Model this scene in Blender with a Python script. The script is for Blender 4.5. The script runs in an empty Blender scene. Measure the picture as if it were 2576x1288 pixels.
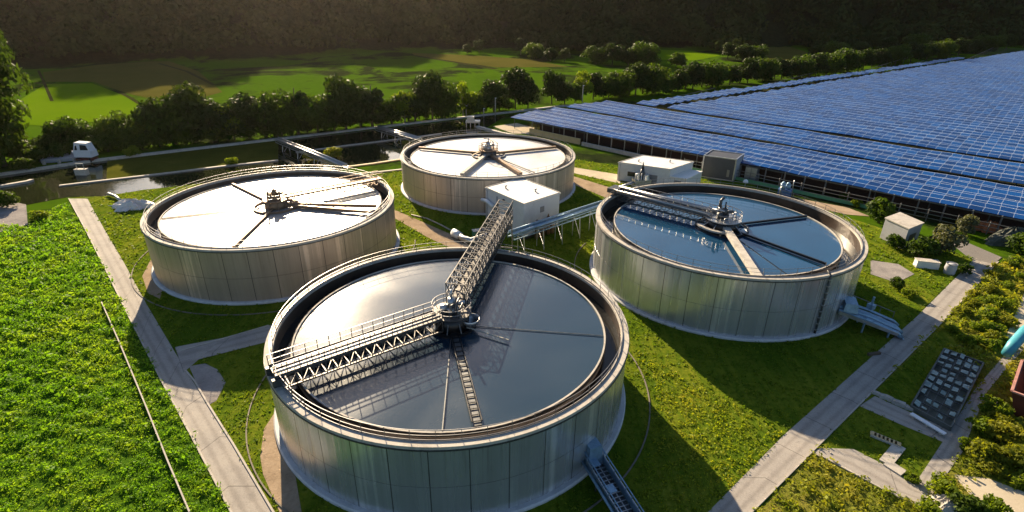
import bpy, math, random
import numpy as np
from mathutils import Vector, Matrix
random.seed(7); rng = np.random.default_rng(11)
PI = math.pi; R_ = math.radians
scene = bpy.context.scene
col = scene.collection

# ------------------------------------------------------------------ camera
F, PITCH, ROLL, HC = 1384.14, 0.4400088, 0.0111506, 37.2523
cd = bpy.data.cameras.new('camera'); cam = bpy.data.objects.new('camera', cd); col.objects.link(cam)
cam.matrix_world = Matrix.Translation((0, 0, HC)) @ Matrix.Rotation(PI/2 - PITCH, 4, 'X') @ Matrix.Rotation(ROLL, 4, 'Z')
cd.sensor_width = 36; cd.lens = F/2576*36; cd.clip_end = 9000; cd.clip_start = .5
scene.camera = cam
def ray(X, Y):
    a, b = X-1288, Y-644
    x = (a*math.cos(ROLL) + b*math.sin(ROLL))/F; u = -(-a*math.sin(ROLL) + b*math.cos(ROLL))/F
    return Vector((x, math.cos(PITCH) + u*math.sin(PITCH), -math.sin(PITCH) + u*math.cos(PITCH)))
def at(X, Y, z=0.):
    """the place on the level z that the photograph shows at (X, Y)"""
    d = ray(X, Y); return Vector((0, 0, HC)) + d*((z-HC)/d.z)
def on_wall(X, Y, T):
    d = ray(X, Y); a = d.x**2 + d.y**2; b = -(d.x*T['x'] + d.y*T['y']); c = T['x']**2 + T['y']**2 - T['R']**2
    t = (-b - math.sqrt(b*b - a*c))/a; return Vector((0, 0, HC)) + d*t

# ------------------------------------------------------------------ light
SUN_AZ, SUN_EL = R_(-22), R_(22)
w = bpy.data.worlds.new('World'); scene.world = w; w.use_nodes = True
nt = w.node_tree; bg = nt.nodes['Background']
sky = nt.nodes.new('ShaderNodeTexSky'); sky.sky_type = 'NISHITA'; sky.sun_disc = False
sky.sun_elevation = SUN_EL; sky.sun_rotation = SUN_AZ; sky.air_density = 1.0; sky.dust_density = 1.2; sky.ozone_density = 2.5
nt.links.new(sky.outputs[0], bg.inputs[0]); bg.inputs[1].default_value = .050
ld = bpy.data.lights.new('sun', 'SUN'); ld.energy = 5.0; ld.angle = R_(.5); ld.color = (1, .79, .53)
sun = bpy.data.objects.new('sun', ld); col.objects.link(sun)
sdir = Vector((math.sin(SUN_AZ)*math.cos(SUN_EL), math.cos(SUN_AZ)*math.cos(SUN_EL), math.sin(SUN_EL)))
sun.rotation_euler = sdir.to_track_quat('Z', 'Y').to_euler(); sun.location = sdir*300
vs = scene.view_settings; vs.view_transform = 'Standard'; vs.look = 'None'; vs.gamma = 1; vs.use_curve_mapping = False
vs.exposure = 1.5
scene.render.engine = 'CYCLES'
scene.cycles.max_bounces = 6; scene.cycles.diffuse_bounces = 2; scene.cycles.glossy_bounces = 3
scene.cycles.transparent_max_bounces = 6; scene.cycles.caustics_reflective = False

# ------------------------------------------------------------------ materials
class NT:
    def __init__(s, name):
        s.m = bpy.data.materials.new(name); s.m.use_nodes = True; s.t = s.m.node_tree
        s.b = s.t.nodes['Principled BSDF']; s.out = s.t.nodes['Material Output']
    def n(s, typ, **kw):
        o = s.t.nodes.new('ShaderNode' + typ)
        for k, v in kw.items():
            if k in o.inputs: o.inputs[k].default_value = v
            else: setattr(o, k, v)
        return o
    def l(s, a, b): s.t.links.new(a, b)
    def math(s, op, a, b=None, c=None):
        o = s.t.nodes.new('ShaderNodeMath'); o.operation = op
        for i, q in enumerate((a, b, c)):
            if q is None: continue
            if isinstance(q, (int, float)): o.inputs[i].default_value = q
            else: s.l(q, o.inputs[i])
        return o.outputs[0]
    def coord(s, which='Object', scale=None):
        c = s.n('TexCoord').outputs[which]
        if scale is None: return c
        mp = s.n('Mapping'); s.l(c, mp.inputs[0]); mp.inputs['Scale'].default_value = scale; return mp.outputs[0]
    def noise(s, vec, scale, detail=4, rough=.6, dist=0.):
        o = s.n('TexNoise', Scale=scale, Detail=detail, Roughness=rough, Distortion=dist); s.l(vec, o.inputs['Vector']); return o.outputs['Fac']
    def ramp(s, fac, stops):
        o = s.n('ValToRGB'); e = o.color_ramp.elements
        while len(e) < len(stops): e.new(.5)
        for k, (p, c) in zip(e, stops): k.position = p; k.color = (*c, 1)
        s.l(fac, o.inputs[0]); return o.outputs[0]
    def mix(s, fac, a, b, typ='MIX'):
        o = s.n('MixRGB'); o.blend_type = typ
        for i, q in enumerate((fac, a, b)):
            if isinstance(q, (int, float)): o.inputs[i].default_value = q
            elif isinstance(q, tuple): o.inputs[i].default_value = (*q, 1)
            else: s.l(q, o.inputs[i])
        return o.outputs[0]
    def bump(s, h, strength, dist=.05):
        o = s.n('Bump', Strength=strength, Distance=dist); s.l(h, o.inputs['Height']); s.l(o.outputs[0], s.b.inputs['Normal'])
        return o.outputs[0]
    def set(s, rough=.6, metal=0., ior=None, spec=None):
        s.b.inputs['Roughness'].default_value = rough; s.b.inputs['Metallic'].default_value = metal
        if ior: s.b.inputs['IOR'].default_value = ior
        if spec is not None: s.b.inputs['Specular IOR Level'].default_value = spec
        return s
def sc(c, k): return tuple(min(1, q*k) for q in c)
def simple(name, c, rough=.6, metal=0., var=.25, scale=1.5, bump=.15, dirt=None, spec=None):
    g = NT(name).set(rough, metal, spec=spec); v = g.coord()
    n = g.noise(v, scale, 6, .65); n2 = g.noise(v, scale*7.3, 3, .6)
    m = g.math('ADD', g.math('MULTIPLY', n, .7), g.math('MULTIPLY', n2, .3))
    base = g.ramp(m, [(.3, sc(c, 1-var)), (.7, sc(c, 1+var))])
    if dirt:
        d = g.noise(v, scale*.6, 8, .75, .6)
        f = g.math('MULTIPLY', g.ramp(d, [(.5, (0, 0, 0)), (.72, (1, 1, 1))]), .75)
        base = g.mix(f, base, dirt)
    g.l(base, g.b.inputs['Base Color'])
    if bump: g.bump(n2, bump, .03)
    r = g.math('ADD', g.math('MULTIPLY', n, .3), rough-.15); g.l(r, g.b.inputs['Roughness'])
    return g.m
def leafmat(name, c1, c2, c3, transl=.4, nscale=.25):
    g = NT(name).set(.6, spec=.12 if nscale > .05 else 0.); v = g.coord('Object')
    n = g.noise(v, nscale, 3, .6); n2 = g.noise(v, nscale*12, 2, .5)
    oi = g.n('ObjectInfo')
    m = g.math('ADD', g.math('MULTIPLY', n, .55), g.math('MULTIPLY', n2, .3))
    m = g.math('ADD', m, g.math('MULTIPLY', oi.outputs['Random'], .15))
    cc = g.ramp(m, [(.3, c1), (.5, c2), (.72, c3)])
    g.l(cc, g.b.inputs['Base Color'])
    tr = g.n('BsdfTranslucent'); g.l(g.mix(1., cc, (1.6, 1.5, .55), 'MULTIPLY'), tr.inputs[0])
    mx = g.n('MixShader'); mx.inputs[0].default_value = transl
    g.l(g.b.outputs[0], mx.inputs[1]); g.l(tr.outputs[0], mx.inputs[2]); g.l(mx.outputs[0], g.out.inputs[0])
    return g.m
def groundmat(name, stops, scale=.06, fine=2.0, bump=.6, rough=.9, dist=.12):
    g = NT(name).set(rough, spec=0.); v = g.coord()
    n = g.noise(v, scale, 7, .62, .4); n2 = g.noise(v, fine, 6, .72)
    m = g.math('ADD', g.math('MULTIPLY', n, .6), g.math('MULTIPLY', n2, .4))
    g.l(g.ramp(m, stops), g.b.inputs['Base Color']); g.bump(n2, bump, dist)
    return g.m
M = {}
def mown(name, stops, scale=.06, fine=2.0, bump=.6, rough=.9, dist=.12):
    g = NT(name).set(rough, spec=0.); v = g.coord(); mp = g.n('Mapping'); g.l(v, mp.inputs[0]); mp.inputs['Rotation'].default_value = (0, 0, .72); mp.inputs['Scale'].default_value = (1.1, .06, 1)
    n = g.noise(v, scale, 7, .62, .4); n2 = g.noise(v, fine, 6, .72); n3 = g.noise(mp.outputs[0], 1., 4, .6)
    m = g.math('ADD', g.math('MULTIPLY', n, .42), g.math('ADD', g.math('MULTIPLY', n2, .3), g.math('MULTIPLY', n3, .28)))  # stretched streaks: mowing stripes and golden light painted into the lawn colour
    g.l(g.ramp(m, stops), g.b.inputs['Base Color']); g.bump(n2, bump, dist); return g.m
M['meadow'] = groundmat('meadow_green', [(.32, (.035, .075, .008)), (.5, (.07, .125, .012)), (.68, (.12, .16, .02))], .02, .5, .5)
M['lawn'] = mown('lawn_green', [(.3, (.032, .066, .006)), (.46, (.072, .12, .009)), (.58, (.16, .185, .017)), (.71, (.29, .24, .05))], .1, 2.2, .8)
M['rough_grass'] = groundmat('rough_grass', [(.3, (.06, .09, .01)), (.5, (.15, .16, .025)), (.7, (.26, .21, .05))], .15, 2.5, .9)
M['crop_soil'] = groundmat('crop_soil', [(.3, (.03, .07, .006)), (.55, (.06, .13, .01)), (.75, (.10, .16, .015))], .1, 2.0, .9)
def ground_blend():
    g = NT('meadow_and_forest_floor').set(.9, spec=0.); v = g.coord()
    n = g.noise(v, .02, 8, .65, .5); n2 = g.noise(v, .35, 6, .7); n3 = g.noise(v, .006, 3, .5)
    m = g.math('ADD', g.math('MULTIPLY', n, .45), g.math('ADD', g.math('MULTIPLY', n2, .3), g.math('MULTIPLY', n3, .25)))
    a = g.ramp(m, [(.33, (.032, .075, .004)), (.48, (.05, .105, .005)), (.58, (.065, .125, .006)), (.70, (.09, .13, .008))])
    b = g.ramp(n2, [(.3, (.008, .014, .006)), (.7, (.03, .04, .014))])
    z = g.n('SeparateXYZ'); g.l(v, z.inputs[0]); f = g.math('ADD', z.outputs[2], g.math('MULTIPLY', g.math('SUBTRACT', n, .5), 14.))
    g.l(g.mix(g.ramp(f, [(.0, (0, 0, 0)), (1., (1, 1, 1))]), a, b), g.b.inputs['Base Color']); g.bump(n2, .6, .3); return g.m
M['meadow'] = ground_blend()
M['forest_floor'] = groundmat('forest_floor', [(.3, (.008, .014, .006)), (.7, (.03, .04, .014))], .02, .3, .6)
def furrowed(name, stops, ang, period):
    g = NT(name).set(.95, spec=0.); v = g.coord(); mp = g.n('Mapping'); g.l(v, mp.inputs[0]); mp.inputs['Rotation'].default_value = (0, 0, ang)
    wv = g.n('TexWave', Scale=1/period*6.28/20*3.2, Distortion=1.5, Detail=3); wv.inputs['Detail Scale'].default_value = .4; g.l(mp.outputs[0], wv.inputs[0])
    n = g.noise(v, .025, 7, .65, .4); n2 = g.noise(v, .9, 5, .7)
    m = g.math('ADD', g.math('MULTIPLY', n, .5), g.math('ADD', g.math('MULTIPLY', n2, .25), g.math('MULTIPLY', wv.outputs['Fac'], .25)))
    g.l(g.ramp(m, stops), g.b.inputs['Base Color']); g.bump(g.math('ADD', n2, wv.outputs['Fac']), .5, .25); return g.m
M['brown_field'] = furrowed('brown_field', [(.3, (.055, .06, .012)), (.5, (.085, .08, .018)), (.7, (.11, .10, .024))], .9, 5.)
M['bright_field'] = furrowed('bright_field', [(.3, (.075, .15, .003)), (.5, (.10, .18, .004)), (.7, (.12, .19, .006))], .5, 4.)
M['olive'] = groundmat('olive_grass', [(.3, (.04, .05, .008)), (.5, (.075, .08, .012)), (.7, (.11, .10, .02))], .15, 2., .8)
M['ditch'] = groundmat('ditch_earth', [(.3, (.02, .025, .01)), (.7, (.05, .05, .02))], .1, 2, .5)
def roadmat():
    g = NT('pale_road').set(.85, spec=.25); v = g.coord()
    n = g.noise(v, .25, 6, .65, .3); n2 = g.noise(v, 9, 5, .7); n3 = g.noise(v, 1.1, 8, .7, 1.5)
    m = g.math('ADD', g.math('MULTIPLY', n, .55), g.math('MULTIPLY', n2, .45))
    c = g.ramp(m, [(.3, (.26, .245, .23)), (.5, (.35, .325, .295)), (.72, (.42, .385, .34))])
    crk = g.ramp(g.math('ABSOLUTE', g.math('SUBTRACT', n3, .5)), [(.0, (.6, .6, .6)), (.012, (1, 1, 1))])
    # darker wheel tracks along the lane
    uv = g.n('TexCoord').outputs['UV']; sp = g.n('SeparateXYZ'); g.l(uv, sp.inputs[0])
    tr = g.math('ABSOLUTE', g.math('SUBTRACT', g.math('ABSOLUTE', g.math('SUBTRACT', sp.outputs[0], .5)), .2))
    trk = g.ramp(g.math('ADD', tr, g.math('MULTIPLY', g.math('SUBTRACT', n, .5), .2)), [(.02, (.8, .79, .79)), (.12, (1, 1, 1))])
    fj = g.math('FRACT', g.math('MULTIPLY', sp.outputs[1], 1/6.)); jt = g.math('LESS_THAN', g.math('MINIMUM', fj, g.math('SUBTRACT', 1., fj)), .009)
    c = g.mix(g.math('MULTIPLY', jt, .55), c, (.07, .065, .06)); c = g.mix(1., c, crk, 'MULTIPLY'); c = g.mix(1., c, trk, 'MULTIPLY')
    g.l(c, g.b.inputs['Base Color']); g.bump(n2, .3, .02); return g.m
M['road'] = roadmat()
M['gravel'] = groundmat('tan_gravel', [(.3, (.20, .15, .10)), (.5, (.34, .26, .18)), (.7, (.46, .36, .26))], .3, 3.5, .8, dist=.06)
M['greygravel'] = groundmat('grey_gravel', [(.3, (.16, .15, .15)), (.5, (.28, .26, .25)), (.7, (.40, .37, .34))], .4, 4, .8, dist=.06)
M['cream'] = groundmat('cream_paving', [(.3, (.42, .36, .26)), (.7, (.58, .52, .40))], .2, 4, .2, dist=.03)
M['concrete'] = simple('pale_concrete', (.46, .43, .38), .8, var=.22, scale=.8, bump=.3, dirt=(.20, .17, .13))
M['kerb'] = simple('kerb_concrete', (.40, .37, .33), .8, var=.25, scale=1.2, bump=.2)
M['old_kerb'] = simple('old_kerb', (.17, .15, .12), .85, var=.4, scale=1.5)
M['dark_concrete'] = simple('mossy_concrete', (.10, .11, .10), .8, var=.4, scale=1.2, bump=.3)
M['footing'] = simple('footing_concrete', (.55, .55, .56), .7, var=.15, scale=1, bump=.2, dirt=(.33, .33, .32))
M['wet_wall'] = simple('wet_tank_lining', (.050, .036, .028), .35, var=.5, scale=.6, bump=.2, dirt=(.09, .06, .04))
M['flare_lit_lining'] = simple('flare_lit_tank_lining', (.15, .095, .06), .5, var=.4, scale=.6, bump=.2, dirt=(.08, .05, .035))  # lighter warm copy of the lining, sun flare painted into its colour
M['steel'] = simple('galvanised_steel', (.46, .47, .48), .38, .8, var=.2, scale=2, bump=.1)
M['dark_steel'] = simple('dark_steel', (.09, .095, .10), .45, .6, var=.4, scale=2, bump=.1)
M['blue_steel'] = simple('blue_grey_steel', (.24, .37, .50), .4, .45, var=.3, scale=1.5, bump=.15, dirt=(.06, .09, .12))
M['rail'] = simple('rail_metal', (.22, .22, .23), .4, .7, var=.1, scale=3, bump=0)
M['black'] = simple('black_scum', (.012, .011, .011), .35, .1, var=.4, scale=1.5, bump=.2)
M['brown_metal'] = simple('rusty_metal', (.26, .17, .10), .55, .4, var=.4, scale=1.4, bump=.2)
M['white_wall'] = simple('white_panel', (.66, .66, .66), .6, var=.06, scale=.5, bump=.05, dirt=(.52, .51, .50))
M['white_roof'] = simple('white_roof', (.78, .76, .72), .6, var=.06, scale=.4, bump=.05, dirt=(.62, .59, .54))
M['grey_wall'] = simple('grey_render', (.36, .37, .40), .7, var=.1, scale=.6, bump=.1, dirt=(.25, .25, .26))
M['charcoal'] = simple('charcoal_panel', (.055, .06, .07), .5, .1, var=.15, scale=.8, bump=.05)
M['door_grey'] = simple('door_grey', (.22, .23, .25), .5, .2, var=.1, scale=1)
M['blue_paint'] = simple('blue_paint', (.04, .11, .30), .45, .2, var=.35, scale=2)
M['green_paint'] = simple('green_paint', (.10, .30, .16), .45, 0, var=.2, scale=2)
M['red_brown'] = simple('red_brown_paint', (.13, .035, .022), .5, .2, var=.3, scale=1.2, bump=.1, dirt=(.06, .03, .025))
M['teal'] = simple('teal_plastic', (.05, .30, .38), .5, 0, var=.12, scale=1)
M['hose'] = simple('pink_hose', (.48, .24, .19), .5, 0, var=.3, scale=2)
M['white_paint'] = simple('white_paint', (.72, .74, .78), .35, 0, var=.06, scale=1, bump=.03)
M['glass_dark'] = simple('dark_window', (.03, .035, .04), .1, 0, var=.1, scale=1, bump=0)
M['pane'] = simple('dusty_pane', (.20, .27, .25), .25, 0, var=.5, scale=1.5, bump=.1, dirt=(.06, .09, .10))
M['canopy_shade'] = simple('painted_canopy_shade', (.035, .018, .014), .8, var=.4, scale=1)
M['tan_wall'] = simple('tan_block', (.50, .38, .20), .8, var=.15, scale=.7, bump=.2)
M['soil'] = simple('dark_soil', (.07, .08, .065), .9, var=.5, scale=2, bump=.5)
M['orange'] = simple('orange_rust', (.42, .13, .04), .7, var=.4, scale=1.5)
M['stone'] = simple('pale_stone', (.38, .36, .33), .85, var=.3, scale=1.2, bump=.6)
M['sheet_white'] = simple('white_sheeting', (.66, .62, .60), .5, var=.2, scale=1.3, bump=.4)
M['bark'] = simple('bark', (.10, .075, .05), .9, var=.4, scale=4, bump=.6)
M['pale_bark'] = simple('pale_bark', (.32, .28, .22), .9, var=.3, scale=4, bump=.4)
M['leaf_dark'] = leafmat('dark_leaves', (.012, .026, .006), (.026, .05, .009), (.055, .085, .012), .3)
M['leaf_mid'] = leafmat('mid_leaves', (.02, .045, .007), (.045, .085, .010), (.09, .13, .016), .4)
M['leaf_bright'] = leafmat('bright_leaves', (.06, .11, .008), (.13, .19, .014), (.22, .27, .025), .5)
M['leaf_yellow'] = leafmat('yellow_leaves', (.10, .13, .012), (.19, .21, .02), (.29, .27, .04), .5)
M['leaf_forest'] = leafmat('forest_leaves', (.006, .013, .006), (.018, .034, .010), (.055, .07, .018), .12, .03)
M['leaf_grey'] = leafmat('grey_leaves', (.05, .06, .035), (.10, .11, .06), (.16, .17, .09), .3)
M['crop_leaf'] = leafmat('crop_leaves', (.07, .185, .012), (.125, .27, .017), (.27, .36, .035), .5, .12)
M['lawn_leaf'] = leafmat('lawn_blades', (.04, .095, .006), (.10, .17, .011), (.25, .28, .025), .45, .18)
M['tall_leaf'] = leafmat('tall_grass_blades', (.09, .17, .010), (.21, .27, .018), (.42, .36, .05), .45, .14)
M['scrub_leaf'] = leafmat('scrub_blades', (.08, .15, .010), (.20, .24, .02), (.36, .31, .05), .4, .2)
def tank_metal(name, base, rough, metal, H):
    g = NT(name).set(rough, metal)
    uv = g.n('TexCoord').outputs['UV']; sp = g.n('SeparateXYZ'); g.l(uv, sp.inputs[0])
    u, v = sp.outputs[0], sp.outputs[1]                       # u counts panels, v is height over wall height
    fr = g.math('FRACT', u); e = g.math('MINIMUM', fr, g.math('SUBTRACT', 1., fr))
    seam = g.math('LESS_THAN', e, .013)
    hs = g.math('LESS_THAN', g.math('ABSOLUTE', g.math('SUBTRACT', v, .47)), .0035)
    seam = g.math('MAXIMUM', seam, g.math('MULTIPLY', hs, .7))
    wn = g.n('TexWhiteNoise', noise_dimensions='1D'); g.l(g.math('FLOOR', u), wn.inputs['W'])
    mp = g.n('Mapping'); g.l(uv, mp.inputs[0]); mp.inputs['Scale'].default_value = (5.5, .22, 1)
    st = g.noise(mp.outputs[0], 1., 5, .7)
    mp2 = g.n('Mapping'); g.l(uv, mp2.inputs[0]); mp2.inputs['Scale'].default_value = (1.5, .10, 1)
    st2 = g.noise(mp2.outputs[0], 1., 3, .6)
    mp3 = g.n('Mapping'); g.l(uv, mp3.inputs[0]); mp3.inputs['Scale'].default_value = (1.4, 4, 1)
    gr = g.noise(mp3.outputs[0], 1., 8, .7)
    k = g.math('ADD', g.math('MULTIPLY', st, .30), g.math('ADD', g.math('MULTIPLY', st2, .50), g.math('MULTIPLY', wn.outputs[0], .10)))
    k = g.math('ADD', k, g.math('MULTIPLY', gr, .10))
    c = g.ramp(k, [(.30, sc(base, .45)), (.42, sc(base, .85)), (.53, sc(base, 1.0)), (.60, sc(base, 1.6)), (.65, sc(base, 1.05)), (.74, sc(base, 1.7))])  # bright vertical steel reflections painted into the base colour as streaks
    low = g.ramp(g.math('ADD', v, g.math('MULTIPLY', g.math('SUBTRACT', st, .5), .12)), [(.0, (.78, .76, .72)), (.10, (1, 1, 1))])
    c = g.mix(1., c, low, 'MULTIPLY')
    mp4 = g.n('Mapping'); g.l(uv, mp4.inputs[0]); mp4.inputs['Scale'].default_value = (14, .8, 1)
    run = g.ramp(g.noise(mp4.outputs[0], 1., 4, .7), [(.56, (0, 0, 0)), (.70, (1, 1, 1))])
    run = g.math('MULTIPLY', run, g.math('MULTIPLY', g.math('POWER', v, 2.), .5))
    c = g.mix(run, c, (.10, .065, .04))
    c = g.mix(g.math('MULTIPLY', seam, .8), c, (.035, .035, .035))
    g.l(c, g.b.inputs['Base Color'])
    g.l(g.math('ADD', g.math('MULTIPLY', st2, .22), rough-.11), g.b.inputs['Roughness'])
    h = g.math('SUBTRACT', g.math('ADD', g.math('MULTIPLY', st2, 1.2), g.math('MULTIPLY', st, .18)), g.math('MULTIPLY', seam, .3))
    g.bump(h, .8, .14)
    return g.m
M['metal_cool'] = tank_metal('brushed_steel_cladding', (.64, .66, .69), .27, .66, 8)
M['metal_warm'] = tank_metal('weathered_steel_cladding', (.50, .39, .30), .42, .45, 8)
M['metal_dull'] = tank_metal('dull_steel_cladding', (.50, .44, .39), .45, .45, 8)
def water(name, c, rough, ior=1.33, bump=.02, scale=1.2):
    g = NT(name).set(rough, ior=ior); g.b.inputs['Base Color'].default_value = (*c, 1)
    v = g.coord(); n = g.noise(v, scale, 4, .6, .5); n2 = g.noise(v, .12, 3, .5)
    g.l(g.ramp(n2, [(.3, sc(c, .75)), (.7, sc(c, 1.25))]), g.b.inputs['Base Color'])
    g.l(g.math('ADD', g.math('MULTIPLY', n2, rough*.5), rough*.75), g.b.inputs['Roughness'])
    g.bump(n, bump, .1); return g.m
M['water_dark'] = water('dark_tank_water', (.012, .034, .060), .17, 1.7, .05)
def patchy():
    g = NT('dark_tank_water').set(.1, ior=1.75); v = g.coord()
    n2 = g.noise(v, .07, 2, .5, .4); n = g.noise(v, 1.1, 4, .6, .5)
    g.l(g.ramp(n2, [(.3, (.008, .026, .046)), (.7, (.014, .038, .062))]), g.b.inputs['Base Color'])
    r = g.n('MapRange'); g.l(n2, r.inputs[0]); r.inputs[1].default_value = .40; r.inputs[2].default_value = .66; r.inputs[3].default_value = .13; r.inputs[4].default_value = .22; r.interpolation_type = 'SMOOTHSTEP'
    g.l(r.outputs[0], g.b.inputs['Roughness']); g.bump(n, .05, .1); return g.m
M['water_dark'] = patchy()
M['water_blue'] = water('blue_tank_water', (.010, .052, .115), .07, 1.8, .02)
M['water_glare'] = water('glare_bright_tank_water', (.30, .28, .26), .36, 2.0, .1)  # whitish base puts sun glare into the water colour
M['water_glare2'] = water('glare_white_tank_water', (.55, .54, .53), .45, 2.1, .1)  # away from the sun glint, so glare is painted into the base
M['water_canal'] = water('canal_water', (.016, .020, .008), .05, 1.33, .05, .6)
M['channel'] = water('channel_water', (.012, .012, .012), .08, 1.33, .05)
def solarmat():
    g = NT('solar_panel').set(.22, 0., ior=1.5, spec=.12); uv = g.n('TexCoord').outputs['UV']
    nz = g.n('TexNoise', Scale=.35, Detail=3); g.l(uv, nz.inputs['Vector'])
    ad = g.n('VectorMath', operation='MULTIPLY_ADD'); g.l(nz.outputs['Color'], ad.inputs[0]); ad.inputs[1].default_value = (.7, .35, 0); g.l(uv, ad.inputs[2])
    sp = g.n('SeparateXYZ'); g.l(ad.outputs[0], sp.inputs[0])
    def line(q, width):
        fr = g.math('FRACT', q); return g.math('LESS_THAN', g.math('MINIMUM', fr, g.math('SUBTRACT', 1., fr)), width)
    lu = g.math('MULTIPLY', line(g.math('MULTIPLY', sp.outputs[0], 1/2.1), .019), .5)
    lv = line(g.math('MULTIPLY', sp.outputs[1], 1/2.3), .024)
    ln = g.math('MAXIMUM', lu, lv)
    cell = g.n('TexWhiteNoise', noise_dimensions='2D')
    cv = g.n('CombineXYZ'); g.l(g.math('FLOOR', g.math('MULTIPLY', sp.outputs[0], 1/2.1)), cv.inputs[0]); g.l(g.math('FLOOR', g.math('MULTIPLY', sp.outputs[1], 1/2.3)), cv.inputs[1])
    g.l(cv.outputs[0], cell.inputs['Vector'])
    n = g.noise(uv, .06, 4, .6)
    k = g.math('ADD', g.math('MULTIPLY', cell.outputs[0], .5), g.math('MULTIPLY', n, .5))
    c = g.ramp(k, [(.2, (.002, .028, .125)), (.55, (.003, .048, .20)), (.85, (.006, .08, .29))])
    c = g.mix(g.math('MULTIPLY', ln, .85), c, (.58, .68, .80)); g.l(c, g.b.inputs['Base Color'])
    g.l(g.math('ADD', g.math('MULTIPLY', ln, .2), .3), g.b.inputs['Roughness'])
    g.bump(g.noise(uv, .5, 3, .6), .25, .15); return g.m
M['solar'] = solarmat()

# ------------------------------------------------------------------ mesh helpers
class MB:
    def __init__(s): s.v = []; s.f = []; s.uv = {}
    def add(s, vs, fs):
        o = len(s.v); s.v += [tuple(q) for q in vs]; s.f += [tuple(i+o for i in f) for f in fs]; return s
    def hexa(s, p):
        return s.add(p, [(3, 2, 1, 0), (4, 5, 6, 7), (0, 1, 5, 4), (1, 2, 6, 5), (2, 3, 7, 6), (3, 0, 4, 7)])
    def box(s, c, d, rz=0., top=1.):
        ca, sa = math.cos(rz), math.sin(rz); p = []
        for z, k in ((-1, 1.), (1, top)):
            for x, y in ((-1, -1), (1, -1), (1, 1), (-1, 1)):
                X, Y = x*d[0]/2*k, y*d[1]/2*k
                p.append((c[0]+X*ca-Y*sa, c[1]+X*sa+Y*ca, c[2]+z*d[2]/2))
        return s.hexa(p)
    def bar(s, a, b, w, h=None):
        a, b = Vector(a), Vector(b); h = h or w; d = (b-a).normalized()
        up = Vector((0, 0, 1)) if abs(d.z) < .95 else Vector((0, 1, 0))
        sx = d.cross(up).normalized()*w/2; sy = sx.cross(d).normalized()*h/2
        return s.hexa([a-sx-sy, a+sx-sy, a+sx+sy, a-sx+sy, b-sx-sy, b+sx-sy, b+sx+sy, b-sx+sy][0:4] + [b-sx-sy, b+sx-sy, b+sx+sy, b-sx+sy])
    def tube(s, pts, r, n=8, cap=True):
        pts = [Vector(p) for p in pts]; o = len(s.v); m = len(pts)
        rs = r if isinstance(r, (list, tuple)) else [r]*m
        prev = None
        for i, p in enumerate(pts):
            d = (pts[min(i+1, m-1)] - pts[max(i-1, 0)]).normalized()
            up = prev if prev is not None else (Vector((0, 0, 1)) if abs(d.z) < .9 else Vector((1, 0, 0)))
            x = (up - d*up.dot(d))
            if x.length < 1e-5: x = Vector((1, 0, 0)) - d*d.x
            x.normalize(); y = d.cross(x); prev = x
            for k in range(n):
                a = 2*PI*k/n; s.v.append(tuple(p + (x*math.cos(a) + y*math.sin(a))*rs[i]))
        for i in range(m-1):
            for k in range(n):
                s.f.append((o+i*n+k, o+i*n+(k+1) % n, o+(i+1)*n+(k+1) % n, o+(i+1)*n+k))
        if cap: s.f.append(tuple(o+k for k in reversed(range(n)))); s.f.append(tuple(o+(m-1)*n+k for k in range(n)))
        return s
    def lathe(s, prof, n, c=(0, 0, 0), a0=0., a1=2*PI, closed=True):
        full = abs(a1-a0-2*PI) < 1e-6; o = len(s.v); m = len(prof); k = n if full else n+1
        for i in range(k):
            a = a0 + (a1-a0)*i/n
            for r, z in prof: s.v.append((c[0]+r*math.cos(a), c[1]+r*math.sin(a), c[2]+z))
        for i in range(n):
            j = (i+1) % k
            for q in range(m if closed else m-1):
                t = (q+1) % m
                s.f.append((o+i*m+q, o+j*m+q, o+j*m+t, o+i*m+t))
        return s
    def disc(s, r, z, n=64, c=(0, 0)):
        return s.add([(c[0]+r*math.cos(2*PI*i/n), c[1]+r*math.sin(2*PI*i/n), z) for i in range(n)], [tuple(range(n))])
    def cyl(s, c, r, h, n=24, r2=None):
        r2 = r if r2 is None else r2
        s.tube([(c[0], c[1], c[2]), (c[0], c[1], c[2]+h)], [r, r2], n); return s
    def prism(s, poly, z0, z1):
        n = len(poly); p = [(q[0], q[1], z0) for q in poly] + [(q[0], q[1], z1) for q in poly]
        ar = sum(poly[i][0]*poly[(i+1) % n][1]-poly[(i+1) % n][0]*poly[i][1] for i in range(n))
        if ar < 0: p = [(q[0], q[1], z0) for q in reversed(poly)] + [(q[0], q[1], z1) for q in reversed(poly)]
        return s.add(p, [tuple(reversed(range(n))), tuple(range(n, 2*n))] + [(i, (i+1) % n, n+(i+1) % n, n+i) for i in range(n)])
    def sheet(s, poly, z):
        n = len(poly); ar = sum(poly[i][0]*poly[(i+1) % n][1]-poly[(i+1) % n][0]*poly[i][1] for i in range(n))
        pl = poly if ar > 0 else list(reversed(poly))
        return s.add([(q[0], q[1], z) for q in pl], [tuple(range(n))])
    def build(s, name, mat, parent=None, smooth=False, local=False):
        me = bpy.data.meshes.new(name)
        o = parent.location if (parent is not None and not local) else Vector((0, 0, 0))
        if parent is not None and parent.parent is not None and not local: o = o + parent.parent.location
        me.from_pydata([(v[0]-o[0], v[1]-o[1], v[2]-o[2]) for v in s.v], [], s.f); me.materials.append(mat)
        if smooth: me.polygons.foreach_set('use_smooth', [True]*len(me.polygons))
        ob = bpy.data.objects.new(name, me); col.objects.link(ob)
        if parent is not None: ob.parent = parent
        return ob
def tag(o, label, cat=None, group=None, kind=None):
    o['label'] = label
    if cat: o['category'] = cat
    if group: o['group'] = group
    if kind: o['kind'] = kind
    return o
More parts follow.
